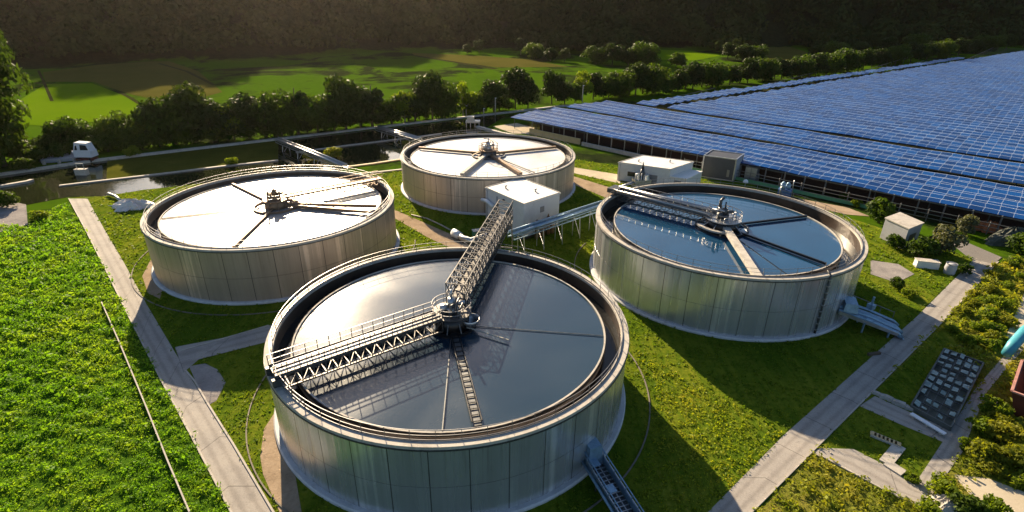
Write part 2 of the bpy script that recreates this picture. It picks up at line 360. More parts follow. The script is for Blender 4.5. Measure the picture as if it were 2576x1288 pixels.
def thing(name, loc, label, cat, group=None):
    o = bpy.data.objects.new(name, None); o.location = Vector(loc); o.empty_display_size = .5; col.objects.link(o)
    return tag(o, label, cat, group)
def struct(o, label, kind='structure', cat='ground'): return tag(o, label, cat, None, kind)
def kids(o): return [c for c in bpy.data.objects if c.parent == o]
def copy_tree(src, children, loc, rz=0., s=1.):
    r = src.copy(); col.objects.link(r); r.location = loc; r.rotation_euler = (0, 0, rz); r.scale = s if isinstance(s, tuple) else (s, s, s)
    for ch in children:
        c = ch.copy(); col.objects.link(c); c.parent = r
    return r
def quads_mesh(name, cen, nor, size, mat, aspect=1.6):
    """leaf-shaped quads at the points cen facing nor"""
    n = len(cen); ref = rng.normal(size=(n, 3))
    x = np.cross(nor, ref); x /= np.linalg.norm(x, axis=1)[:, None]+1e-9
    y = np.cross(nor, x); y /= np.linalg.norm(y, axis=1)[:, None]+1e-9
    a = (size*.5)[:, None]; b = a*aspect
    v = np.stack([cen-y*b, cen+x*a*.9-y*b*.1, cen+y*b, cen-x*a*.9+y*b*.1], 1).reshape(-1, 3)
    me = bpy.data.meshes.new(name); me.vertices.add(4*n); me.vertices.foreach_set('co', v.astype(np.float32).ravel())
    me.loops.add(4*n); me.loops.foreach_set('vertex_index', np.arange(4*n, dtype=np.int32))
    me.polygons.add(n); me.polygons.foreach_set('loop_start', np.arange(0, 4*n, 4, dtype=np.int32))
    me.update(calc_edges=True); me.materials.append(mat); return me
def link_mesh(name, me, parent=None):
    o = bpy.data.objects.new(name, me); col.objects.link(o)
    if parent is not None: o.parent = parent
    return o
def unit(n):
    q = rng.normal(size=(n, 3)); return q/np.linalg.norm(q, axis=1)[:, None]
def inside(px, py, poly):
    r = np.zeros(len(px), bool); n = len(poly)
    for i in range(n):
        x1, y1 = poly[i][:2]; x2, y2 = poly[(i+1) % n][:2]
        c = ((y1 > py) != (y2 > py)) & (px < (x2-x1)*(py-y1)/((y2-y1) if y2 != y1 else 1e-9)+x1); r ^= c
    return r
def PX(*pts, z=0.): return [at(x, y, z) for x, y in pts]

# ------------------------------------------------------------------ terrain
AZ = [-180, -70, -50, -40, -25, -10, 0, 8, 20, 28, 36, 45, 60, 180]
RB = [520, 440, 430, 420, 405, 450, 470, 490, 530, 600, 760, 950, 1100, 1200]
def hills(x, y):
    r = np.hypot(x, y); a = np.degrees(np.arctan2(x, y)); rb = np.interp(a, AZ, RB)
    t = np.clip((r-rb)/330., 0, 1.6); up = np.where(y > 60, 1., np.clip((y+100)/160., 0, 1))
    n = 26*np.sin(x*.011+1)*np.cos(y*.007) + 15*np.sin(x*.026+y*.014) + 5*np.sin(x*.06-y*.05)
    h = (135*np.where(t < 1.15, t**1.12, 1.15**1.12+(t-1.15)*.25) + 0*t)
    n = n + 24*np.sin(a*.55+r*.0045+1.3)*np.clip(t*1.6, 0, 1) + 10*np.sin(a*1.5-r*.009)*np.clip(t*2, 0, 1)
    h0 = n*.9*np.clip(t*1.4, 0, 1)
    h = np.maximum(h + h0, 0)
    far = np.clip((r-1250)/900., 0, 1); h2 = far*(230+40*np.sin(a*.16+.6))
    return np.maximum(h, h2*1.0)*up
gx = np.concatenate([np.linspace(-2600, -620, 40), np.linspace(-600, 900, 151), np.linspace(930, 3000, 40)])
gy = np.concatenate([np.linspace(-400, 330, 30), np.linspace(340, 1150, 96), np.linspace(1180, 3000, 45)])
GX, GY = np.meshgrid(gx, gy); GZ = hills(GX, GY)
V = np.stack([GX, GY, GZ], -1).reshape(-1, 3); nx, ny = len(gx), len(gy)
ii, jj = np.meshgrid(np.arange(nx-1), np.arange(ny-1)); b0 = (jj*nx+ii).ravel()
FQ = np.stack([b0, b0+1, b0+nx+1, b0+nx], 1)
me = bpy.data.meshes.new('ground'); me.from_pydata(V.tolist(), [], FQ.tolist())
me.materials.append(M['meadow']); me.polygons.foreach_set('use_smooth', [True]*len(FQ))
struct(link_mesh('ground', me), 'green meadow ground rising into dark wooded hills')

def flat(name, pts, z, mat, label, cat='ground'):
    return struct(MB().sheet(pts, z).build(name, mat), label, cat=cat)
# far fields
flat('field', PX((108, 182), (250, 163), (420, 152), (500, 180), (560, 232), (445, 262), (330, 238), (235, 206), (115, 206)), .06, M['brown_field'], 'brown mown field strip under the hill on the left', 'field')
flat('field', PX((25, 268), (115, 212), (232, 210), (310, 240), (362, 272), (300, 300), (130, 318), (18, 312)), .08, M['bright_field'], 'bright yellow green field behind the canal trees', 'field')
flat('field', PX((1035, 133), (1200, 140), (1330, 150), (1430, 168), (1250, 170), (1045, 141)), .07, M['brown_field'], 'tan mown field strip beyond the dark ditch', 'field')
flat('field', PX((1650, 125), (1740, 128), (1812, 140), (1750, 152), (1640, 150)), .06, M['bright_field'], 'small green clearing among trees at the hill foot', 'field')
flat('field', PX((1925, 115), (1990, 119), (2035, 133), (1990, 152), (1905, 150)), .06, M['brown_field'], 'small tan clearing below the wooded hill', 'field')
def strip(name, pts, wd, z, mat, label, cat='ground', h=None):
    """a band of width wd along the ground points"""
    L, Rr = [], []
    for i, p in enumerate(pts):
        d = (Vector(pts[min(i+1, len(pts)-1)])-Vector(pts[max(i-1, 0)])); d.z = 0; d.normalize(); s = Vector((-d.y, d.x, 0))*wd/2
        L.append(Vector(p)+s); Rr.append(Vector(p)-s)
    m = MB(); n = len(pts)
    if h is None:
        m.add([(q.x, q.y, z) for q in L]+[(q.x, q.y, z) for q in Rr], [(n+i, n+i+1, i+1, i) for i in range(n-1)])
    else:
        for i in range(n-1):
            m.hexa([(Rr[i].x, Rr[i].y, z), (Rr[i+1].x, Rr[i+1].y, z), (L[i+1].x, L[i+1].y, z), (L[i].x, L[i].y, z),
                    (Rr[i].x, Rr[i].y, z+h), (Rr[i+1].x, Rr[i+1].y, z+h), (L[i+1].x, L[i+1].y, z+h), (L[i].x, L[i].y, z+h)])
    return struct(m.build(name, mat), label, cat=cat)
strip('ditch', PX((1040, 140), (1140, 156), (1250, 174)), 4, .12, M['ditch'], 'dark ditch crossing the far green field', 'ditch')
strip('ditch', PX((97, 178), (112, 210), (131, 255)), 1.1, .12, M['ditch'], 'dark ditch down the field on the left', 'ditch')
strip('ditch', PX((300, 232), (330, 248), (362, 268)), 1.5, .12, M['ditch'], 'thin dark furrow at the edge of the bright field', 'ditch')
strip('ditch', PX((400, 160), (470, 180), (540, 215)), 1.8, .12, M['ditch'], 'dark furrow through the brown mown field', 'ditch')

# lawn, crop field, rough grass
LAWN = PX((175, 500), (340, 826), (585, 1300), (1780, 1300), (2300, 800), (2450, 650), (2080, 530), (1900, 470), (1440, 400), (1010, 430), (360, 470))
flat('lawn', LAWN, .02, M['lawn'], 'mown dark green lawn around the four tanks', 'lawn')
CROP = PX((-60, 560), (70, 575), (150, 520), (173, 515), (339, 828), (581, 1296), (-60, 1330))
flat('crop_field', CROP, .03, M['crop_soil'], 'soil of the leafy green crop field on the left', 'field')
RIGHT = PX((1895, 1300), (2047, 1137), (2361, 822), (2511, 662), (2640, 640), (2700, 1300))
flat('rough_grass', RIGHT, .025, M['rough_grass'], 'yellow green rough ground right of the road', 'ground')
LROAD = [PX((173, 500), (215, 578), (274, 695), (339, 826), (410, 965), (483, 1100), (590, 1305)), PX((220, 500), (263, 578), (313, 663), (366, 761), (447, 898), (545, 1055), (702, 1305))]
def lane(name, left, right, z, label):
    m = MB(); n = len(left)
    m.add([(q.x, q.y, z) for q in left]+[(q.x, q.y, z) for q in right], [(n+i, n+i+1, i+1, i) for i in range(n-1)])
    ln = [0.]
    for i in range(1, n): ln.append(ln[-1]+(left[i]-left[i-1]).length)
    o = m.build(name, M['road']); uv = o.data.uv_layers.new(name='UVMap')
    for lp in o.data.loops:
        i = lp.vertex_index; uv.data[lp.index].uv = (0. if i < n else 1., ln[i % n])
    return struct(o, label, cat='road')
lane('road', *LROAD, .05, 'pale grey road running down beside the green crop field')
lane('road', PX((440, 874), (560, 851), (690, 816)), PX((462, 938), (500, 905), (690, 856)), .055, 'side road branching off towards the closest tank')
RR = [PX((1770, 1300), (1972, 1095), (2306, 797), (2453, 650)), PX((1880, 1300), (2047, 1133), (2361, 820), (2511, 659))]
lane('road', *RR, .05, 'pale straight road on the right passing two tanks')
lane('path', PX((2200, 997), (2300, 1043), (2402, 1089)), PX((2161, 1022), (2268, 1070), (2372, 1113)), .055, 'short grey path in front of the glass cold frame')
lane('path', PX((2296, 1226), (2372, 1111), (2450, 983), (2517, 905), (2570, 850)), PX((2326, 1272), (2420, 1139), (2480, 990), (2531, 928), (2590, 862)), .06, 'narrow grey lane along the cold frame to the skip')
lane('path', PX((2062, 1128), (2147, 1131), (2219, 1168), (2310, 1228)), PX((2042, 1140), (2147, 1189), (2244, 1242), (2330, 1274)), .065, 'grey path linking the straight road and the narrow lane')
flat('path', PX((2401, 1195), (2487, 1205), (2600, 1248), (2620, 1310), (2560, 1310), (2487, 1271), (2438, 1243), (2405, 1204)), .05, M['cream'], 'cream path in the bottom right corner', 'path')
flat('pavement', PX((2524, 863), (2550, 800), (2576, 740), (2640, 700), (2640, 850), (2576, 870)), .05, M['cream'], 'cream concrete yard beside the red skip', 'pavement')
flat('path', PX((2190, 655), (2260, 665), (2300, 690), (2255, 712), (2190, 690)), .05, M['greygravel'], 'grey gravel patch right of the blue water tank', 'path')
flat('path', PX((2390, 612), (2420, 605), (2520, 648), (2500, 664), (2440, 652)), .055, M['road'], 'bent end of the straight road by the shrubs', 'path')
flat('path', PX((1435, 420), (1560, 440), (1560, 462), (1435, 434)), .05, M['cream'], 'pale footpath from the back tank to the white store', 'path')
flat('path', PX((1430, 440), (1560, 480), (1530, 500), (1432, 460)), .05, M['gravel'], 'tan track beside the back tank', 'path')
flat('path', PX((985, 525), (1020, 540), (1180, 610), (1170, 640), (1080, 600), (985, 545)), .05, M['gravel'], 'tan track between the left and back tanks', 'path')
flat('path', PX((2010, 500), (2130, 522), (2190, 545), (2130, 540), (2000, 512)), .05, M['gravel'], 'thin tan track behind the blue water tank', 'path')
flat('pavement', PX((-60, 560), (-60, 600), (70, 566), (66, 515), (20, 505)), .05, M['greygravel'], 'pale concrete pad at the left end of the canal', 'pavement')
flat('pavement', PX((476, 922), (516, 915), (547, 930), (568, 962), (545, 1008), (524, 1020), (500, 978)), .04, M['greygravel'], 'grey gravel patch at the road junction', 'ground')
flat('pavement', PX((700, 1025), (664, 1080), (655, 1150), (662, 1194), (706, 1295), (760, 1295), (735, 1150)), .04, M['gravel'], 'tan gravel strip on the left of the closest tank', 'ground')
flat('pavement', PX((380, 652), (358, 695), (372, 738), (402, 752), (420, 700)), .04, M['gravel'], 'tan gravel strip on the left of the white water tank', 'ground')
def kerb(pts, label, wd=.22, h=.14): return strip('kerb', pts, wd, .0, M['kerb'], label, 'kerb', h)
kerb(LROAD[0], 'thin pale kerb on the crop side of the long road', .16)
kerb(PX((468, 934), (490, 960), (522, 1015), (588, 1120), (694, 1300)), 'thin pale kerb on the tank side of the long road', .16)
kerb(PX((455, 884), (560, 854), (676, 820)), 'kerb on the far side of the side road', .16)
kerb(PX((258, 767), (307, 878), (372, 1035), (424, 1166), (480, 1298)), 'slender pale edging line at the edge of the crop', .12, .5)
kerb(RR[1], 'kerb along the right side of the straight road', .15)
kerb(PX((2062, 1146), (2147, 1192), (2244, 1245), (2318, 1276)), 'sunlit kerb of the linking path', .2)

# ------------------------------------------------------------------ tanks
TANKS = dict(A=dict(x=-5.989, y=47.577, R=17.487, H=7.81, w=7.0, wr=15.25),
             B=dict(x=-37.02, y=81.265, R=17.996, H=7.853, w=7.1, wr=15.9),
             C=dict(x=-5.298, y=115.773, R=18.416, H=7.092, w=6.45, wr=16.3),
             D=dict(x=30.347, y=74.066, R=18.034, H=8.314, w=7.3, wr=15.3))
def tank(k, label, wall, wtr, rimmat, lining):
    T = TANKS[k]; x, y, R, H, wz, wr = (T[q] for q in ('x', 'y', 'R', 'H', 'w', 'wr'))
    t = thing('clarifier_tank', (x, y, 0), label, 'tank', 'round steel clarifier tanks'); c = (x, y, 0)
    NP, S = 36, 6; n = NP*S; m = MB(); rj = rng.normal(size=n)*.012
    for zi in (0, 1, 2):
        z = (.3, H*.5, H-.2)[zi]
        for i in range(n):
            a = 2*PI*i/n; r = R + rj[i]; m.v.append((x+r*math.cos(a), y+r*math.sin(a), z))
    for zi in (0, 1):
        for i in range(n): m.f.append((zi*n+i, zi*n+(i+1) % n, (zi+1)*n+(i+1) % n, (zi+1)*n+i))
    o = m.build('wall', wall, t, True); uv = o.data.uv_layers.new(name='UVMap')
    for pi, p in enumerate(o.data.polygons):
        i = pi % n; zi = pi//n; zz = ((.3, H*.5), (H*.5, H-.2))[zi]
        for q, li in enumerate(p.loop_indices):
            uv.data[li].uv = ((i + (1 if q in (1, 2) else 0))/S, (zz[0] if q < 2 else zz[1])/H)
    MB().lathe([(R-.1, 0), (R+.5, 0), (R+.5, .22), (R+.38, .34), (R-.1, .36)], 120, c).build('footing', M['footing'], t)
    MB().lathe([(R-.66, H-.28), (R+.10, H-.28), (R+.10, H), (R-.66, H)], 144, c).build('rim', rimmat, t)
    MB().lathe([(R+.09, H-.40), (R+.16, H-.40), (R+.16, H-.29), (R+.09, H-.29)], 144, c).build('rim_band', M['dark_steel'], t)
    MB().lathe([(R-.62, H-2.6), (R-.62, H-.27)], 120, c, closed=False).build('lining', lining, t, True)
    MB().lathe([(wr+.05, wz-.75), (R-.6, wz-.75)], 120, c, closed=False).build('channel_water', M['channel'], t)
    MB().lathe([(wr, wz-1.1), (wr+.16, wz-1.1), (wr+.16, wz+.14), (wr, wz+.14)], 144, c).build('weir', M['concrete'], t)
    zp = MB(); nz = 240
    for i in range(nz):
        a = 2*PI*i/nz; zp.v += [(x+(wr+.24)*math.cos(a), y+(wr+.24)*math.sin(a), wz-.2), (x+(wr+.24)*math.cos(a), y+(wr+.24)*math.sin(a), wz+(.22 if i % 2 else .08))]
    zp.f = [(2*i, 2*((i+1) % nz), 2*((i+1) % nz)+1, 2*i+1) for i in range(nz)]
    zp.build('weir_plate', M['dark_steel'], t)
    MB().disc(wr+.02, wz, 96, (x, y)).build('water', wtr, t)
    rl = MB(); rr = R-.52
    for z in (.52, 1.02): rl.lathe([(rr-.018, H+z-.018), (rr+.018, H+z-.018), (rr+.018, H+z+.018), (rr-.018, H+z+.018)], 144, c)
    rl.lathe([(rr-.012, H+.01), (rr+.012, H+.01), (rr+.012, H+.13), (rr-.012, H+.13)], 144, c)
    ro = rl.build('railing', M['rail'], t)
    pm = MB().box((0, 0, .5), (.045, .045, 1.02)).build('post', M['rail'], ro, local=True)
    np_ = 56
    for i in range(np_):
        a = 2*PI*(i+.3)/np_; p = pm if i == 0 else pm.copy()
        if i: col.objects.link(p)
        p.location = (rr*math.cos(a), rr*math.sin(a), H); p.rotation_euler = (0, 0, a)
    return t
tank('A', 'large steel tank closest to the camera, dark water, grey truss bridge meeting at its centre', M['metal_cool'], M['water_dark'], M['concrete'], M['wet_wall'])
tank('B', 'brownish tank on the left with blinding white water, beside the long road', M['metal_warm'], M['water_glare'], M['concrete'], M['flare_lit_lining'])
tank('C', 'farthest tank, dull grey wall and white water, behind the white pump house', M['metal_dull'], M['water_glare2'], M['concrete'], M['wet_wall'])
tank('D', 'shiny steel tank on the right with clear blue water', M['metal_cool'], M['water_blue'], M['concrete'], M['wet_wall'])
for k, r in (('A', 20.4), ('B', 21.0), ('D', 20.8)):
    T = TANKS[k]; a0, a1 = {'A': (R_(150), R_(400)), 'B': (R_(140), R_(370)), 'D': (R_(150), R_(215))}[k]
    struct(MB().lathe([(r-.06, 0), (r+.06, 0), (r+.06, .13), (r-.06, .13)], 100, (T['x'], T['y'], 0), a0, a1).build('kerb', M['old_kerb']),
           {'A': 'curved kerb around the closest tank', 'B': 'curved kerb around the left tank', 'D': 'curved kerb beside the blue water tank'}[k], cat='kerb')

# ------------------------------------------------------------------ bridges and drives
def truss_side(m, a, b, hgt, n, w, off=0., diag=True):
    a, b = Vector(a), Vector(b); up = Vector((0, 0, hgt))
    m.bar(a, b, w*1.5, w*1.8); m.bar(a+up, b+up, w*1.5, w*1.6)
    for i in range(n+1):
        p = a.lerp(b, i/n); m.bar(p+Vector((0, 0, w)), p+up-Vector((0, 0, w)), w*.8)
        if diag and i < n:
            q = a.lerp(b, (i+1)/n)
            (m.bar(p+Vector((0, 0, w)), q+up-Vector((0, 0, w)), w*.6) if i % 2 == 0 else m.bar(p+up-Vector((0, 0, w)), q+Vector((0, 0, w)), w*.6))
def bridge(name, p, q, wd, depth, label, n, mats, legs=(), rail_h=1.1, box_girder=False, cat='bridge', over=False):
    """walkway truss from p to q (deck level points)"""
    p, q = Vector(p), Vector(q); t = thing(name, (p.x, p.y, p.z), label, cat)
    d = (q-p).normalized(); s = Vector((-d.y, d.x, 0)).normalized()*wd/2; dn = Vector((0, 0, -depth))
    L = (q-p).length; st, dk, rm = mats
    dm = MB(); nd = int(L/.45)
    for i in range(nd):
        a = p.lerp(q, (i+.06)/nd); b = p.lerp(q, (i+.94)/nd)
        dm.hexa([a-s*.96+Vector((0, 0, -.04)), a+s*.96+Vector((0, 0, -.04)), b+s*.96+Vector((0, 0, -.04)), b-s*.96+Vector((0, 0, -.04)),
                 a-s*.96, a+s*.96, b+s*.96, b-s*.96])
    dm.build('deck', dk, t)
    for k in (-1, 1):
        g = MB(); truss_side(g, p+s*k+dn, q+s*k+dn, depth-.06, n, .09); g.build('girder', st, t)
    cb = MB()
    for i in range(n+1):
        a = p.lerp(q, i/n)+dn; cb.bar(a-s*.93, a+s*.93, .08)
        if i < n: b = p.lerp(q, (i+1)/n)+dn; cb.bar(a-s*.93+Vector((0, 0, .02)), b+s*.93+Vector((0, 0, .02)), .05)
    cb.build('cross_bracing', st, t)
    for k in (-1, 1):
        h = MB()
        for z in (rail_h*.5, rail_h): h.bar(p+s*k+Vector((0, 0, z)), q+s*k+Vector((0, 0, z)), .06)
        h.bar(p+s*k+Vector((0, 0, .07)), q+s*k+Vector((0, 0, .07)), .02, .14)
        ho = h.build('handrail', rm, t)
        pm = None
        for i in range(n+1):
            a = p.lerp(q, i/n)+s*k
            if pm is None: pm = MB().box((0, 0, rail_h/2), (.06, .06, rail_h)).build('post', rm, ho, local=True); o = pm
            else: o = pm.copy(); col.objects.link(o)
            o.location = a-Vector(t.location)
    if over:
        g = MB()
        for k in (-1, 1): g.bar(p+s*k+Vector((0, 0, 2.2)), q+s*k+Vector((0, 0, 2.2)), .10)
        for i in range(n):
            a, b = p.lerp(q, i/n), p.lerp(q, (i+1)/n); z0, z1 = Vector((0, 0, .1)), Vector((0, 0, 2.2))
            for k in (-1, 1):
                g.bar(a+s*k+z0, b+s*k+z1, .075); g.bar(a+s*k+z1, b+s*k+z0, .075); g.bar(a+s*k+z0, a+s*k+z1, .08)
            g.bar(a-s+z1, a+s+z1, .07); g.bar(a-s+z1, b+s+z1, .06)
        g.build('overhead_truss', st, t)
    for (f, zb) in legs:
        a = p.lerp(q, f); lg = MB()
        for k in (-1, 1): lg.bar(a+s*k+dn, Vector((a.x, a.y, zb))+s*k*1.25, .16)
        lg.bar(Vector((a.x, a.y, (zb+a.z-depth)/2))-s*1.1, Vector((a.x, a.y, (zb+a.z-depth)/2))+s*1.1, .1)
        lg.build('leg', st, t)
    return t, s, d
M['bridge_steel'] = simple('weathered_bridge_steel', (.13, .125, .12), .45, .6, var=.4, scale=1.2, bump=.1, dirt=(.09, .07, .055))
MT = (M['bridge_steel'], M['bridge_steel'], M['rail'])
A, B, C_, D = (Vector((TANKS[k]['x'], TANKS[k]['y'], 0)) for k in 'ABCD')
def radial(c, px, py, z, r0, r1):
    q = at(px, py, z); d = Vector((q.x-c.x, q.y-c.y, 0)).normalized(); return Vector((c.x, c.y, z))+d*r0, Vector((c.x, c.y, z))+d*r1
p, q = radial(A, 722, 922, 8.75, 1.6, 17.3)
tA, s, d = bridge('scraper_bridge', q, p, 1.9, 1.35, 'long grey truss walkway over the dark water of the closest tank', 15, MT)
for k in (-1, 1):
    e = MB()
    e.box(tuple(q+s*k*1.05+d*.2+Vector((0, 0, -.5))), (1.0, .4, .7), math.atan2(d.y, d.x))
    e.tube([q+s*k*.75+d*.2+Vector((0, 0, -.72)), q+s*k*1.05+d*.2+Vector((0, 0, -.72))], .26, 14)
    e.build('end_carriage', M['dark_steel'], tA)
sk = MB()
for i in range(9):
    a = q.lerp(p, (i+.5)/9)+s*1.05; sk.bar(a+Vector((0, 0, -1.3)), a+Vector((0, 0, -1.85)), .07)
sk.bar(q.lerp(p, .06)+s*1.05+Vector((0, 0, -1.58)), q.lerp(p, .94)+s*1.05+Vector((0, 0, -1.58)), .05, .34); sk.build('scraper_blade', M['dark_steel'], tA)
pp = MB(); pp.tube([q.lerp(p, .02)-s*.6+Vector((0, 0, .18)), p-s*.6+Vector((0, 0, .18))], .11, 10); pp.tube([q.lerp(p, .02)+s*.55+Vector((0, 0, .14)), p+s*.55+Vector((0, 0, .14))], .07, 8)
pp.build('pipe', M['steel'], tA, True)
p, q = radial(A, 1266, 552, 8.75, 1.5, 27.5)
bridge('access_bridge', p, q, 2.0, .9, 'caged truss gangway rising across the back rim of the closest tank to the pump house', 17, MT, legs=((.66, 0), (.97, 0)), over=True)
p, q = radial(D, 1588, 488, 8.9, 1.5, 17.9)
tD, s, d = bridge('scraper_bridge', q, p, 2.2, 1.1, 'dark truss walkway with fat pipes over blue water', 14, (M['dark_steel'], M['steel'], M['rail']))
pp = MB()
for o_, r_ in ((-.85, .22), (.85, .30)): pp.tube([q+s*o_+Vector((0, 0, .3)), p+s*o_+Vector((0, 0, .3))], r_, 12)
pp.build('pipe', M['steel'], tD, True)
MB().box(tuple(q-d*.2+Vector((0, 0, .1))), (1.6, 2.4, .7), math.atan2(d.y, d.x)).build('end_carriage', M['dark_steel'], tD)
p, q = radial(B, 918, 455, 8.5, 1.5, 17.9)
bridge('scraper_bridge', q, p, 1.7, .9, 'thin brown truss walkway over the blinding white water', 14, (M['brown_metal'], M['brown_metal'], M['brown_metal']))

def drive(c, wz, label, drum_r, hgt, mats, arms, ring_r, seedv, deck_r=2.0):
    rs = random.Random(seedv); st, dk, lt = mats
    t = thing('center_drive', (c.x, c.y, wz-.4), label, 'machinery', 'centre drives of the tanks')
    MB().cyl((c.x, c.y, wz-.4), drum_r, hgt*.55+.4, 32).build('drum', dk, t, True)
    MB().lathe([(ring_r-.12, wz-.3), (ring_r+.12, wz-.3), (ring_r+.12, wz+.28), (ring_r-.12, wz+.28)], 48, (c.x, c.y, 0)).build('baffle_ring', dk, t)
    pl = MB(); pl.cyl((c.x, c.y, wz+hgt*.55), deck_r, .1, 28); pl.build('platform', st, t)
    mo = MB(); mo.cyl((c.x, c.y, wz+hgt*.55+.1), .7, .55, 20); mo.cyl((c.x, c.y, wz+hgt*.55+.65), .45, .9, 16, .38)
    mo.tube([(c.x+.4, c.y, wz+hgt*.55+.95), (c.x+1.3, c.y+.25, wz+hgt*.55+.95)], .24, 12); mo.box((c.x-.75, c.y-.4, wz+hgt*.55+.55), (.7, .5, .9), .4)
    mo.cyl((c.x, c.y, wz+hgt*.55+1.5), .12, 1.0, 8); mo.build('motor', lt, t, True)
    r = MB(); zz = wz+hgt*.55+.1
    for z in (.5, 1.): r.lathe([(deck_r-.08, zz+z-.03), (deck_r-.02, zz+z-.03), (deck_r-.02, zz+z+.03), (deck_r-.08, zz+z+.03)], 28, (c.x, c.y, 0))
    for i in range(12): a = 2*PI*i/12; r.bar((c.x+(deck_r-.05)*math.cos(a), c.y+(deck_r-.05)*math.sin(a), zz), (c.x+(deck_r-.05)*math.cos(a), c.y+(deck_r-.05)*math.sin(a), zz+1), .05)
    r.build('railing', M['rail'], t)
    br = MB()
    for i in range(10):
        a = 2*PI*i/10+.2; r0, r1 = drum_r*.9, ring_r
        br.bar((c.x+r0*math.cos(a), c.y+r0*math.sin(a), wz+hgt*.45), (c.x+r1*math.cos(a), c.y+r1*math.sin(a), wz+.2), .1)
    br.build('strut', st, t)
    pi = MB()
    for i in range(9):
        a = rs.uniform(0, 2*PI); b = a+rs.uniform(.3, 1.2); r1 = rs.uniform(.6, deck_r); z1 = zz+rs.uniform(.3, 1.7)
        pi.tube([(c.x+r1*math.cos(a), c.y+r1*math.sin(a), zz-.4), (c.x+r1*math.cos(a), c.y+r1*math.sin(a), z1), (c.x+r1*.8*math.cos(b), c.y+r1*.8*math.sin(b), z1+rs.uniform(-.2, .5))], rs.uniform(.05, .13), 8)
    pi.build('pipework', st, t, True)
    for (px, py, r1, wdt, hh, mt, z) in arms:
        a, b = radial(c, px, py, wz+z, drum_r*.8, r1); MB().bar(a, b, wdt, hh).build('arm', mt, t)
    return t
ST = (M['bridge_steel'], M['black'], M['steel'])
tdA = drive(A, 7.0, 'grey drive unit over a black drum, centre of the closest tank', 1.75, 2.9, ST,
      [(1200, 1060, 15.0, .55, .18, M['dark_steel'], .10), (1113, 1080, 15.2, .09, .10, M['dark_steel'], .14), (1300, 862, 6.5, .10, .12, M['concrete'], .3), (1520, 845, 15.2, .05, .06, M['dark_steel'], .08)], 2.3, 1)
ws = A+Vector((1.9, -.6, 7.75)); MB().lathe([(0.02, -.55), (.75, .0), (.95, .5), (.9, .5), (.7, .03)], 24, tuple(ws), closed=False).build('hopper', M['steel'], tdA, True)
lad = MB(); a, b = radial(A, 1200, 1060, 7.26, 2., 14.6); s_ = Vector((-(b-a).y, (b-a).x, 0)).normalized()*.4
for k in (-1, 1): lad.bar(a+s_*k, b+s_*k, .09)
for i in range(18): q_ = a.lerp(b, i/17); lad.bar(q_-s_, q_+s_, .06)
lad.build('skimmer_frame', M['black'], tdA)
drive(B, 7.1, 'sunlit brown drive unit in the middle of the blinding white water', 1.7, 2.2, (M['brown_metal'], M['brown_metal'], M['brown_metal']),
      [(965, 518, 15.8, .55, .5, M['brown_metal'], .5), (950, 535, 15.7, .4, .4, M['brown_metal'], .4), (590, 618, 15.8, .35, .3, M['brown_metal'], .2), (580, 460, 15.8, .3, .3, M['brown_metal'], .2), (400, 550, 15.8, .10, .12, M['brown_metal'], .1)], 3.3, 2, 1.9)
drive(C_, 6.45, 'spiky dark drive unit with four arms in the farthest tank', 1.7, 2.4, (M['brown_metal'], M['dark_steel'], M['steel']),
      [(1080, 374, 16.2, .45, .5, M['brown_metal'], .4), (1378, 372, 16.2, .45, .5, M['brown_metal'], .4), (1160, 440, 16.2, .7, .5, M['concrete'], .5), (1315, 440, 16.2, .7, .5, M['brown_metal'], .5), (1340, 432, 16.2, .2, .2, M['concrete'], .3)], 3.5, 5, 2.1)
tdD = drive(D, 7.3, 'bulky dark drive unit standing in the clear blue water', 2.3, 2.6, (M['steel'], M['black'], M['dark_steel']),
      [(1902, 690, 17.6, .95, .5, M['concrete'], .75), (2015, 545, 15.1, .28, .3, M['black'], .25), (2090, 668, 15.1, .26, .3, M['black'], .25), (2070, 672, 15.1, .06, .06, M['black'], .06), (1980, 690, 15.1, .06, .06, M['black'], .06), (1805, 625, 4.8, .22, .22, M['black'], .4)], 3.6, 9, 2.5)
MB().lathe([(3.2, 7.75), (3.75, 7.75), (3.75, 8.0), (3.2, 8.0)], 40, (D.x, D.y, 0), R_(180), R_(262)).build('rim_walk', M['concrete'], tdD)
MB().tube([D+Vector((-.6, .6, 8.8)), D+Vector((-.5, .7, 11.2)), D+Vector((-.1, .8, 11.6))], .22, 10).build('vent_pipe', M['dark_steel'], tdD, True)

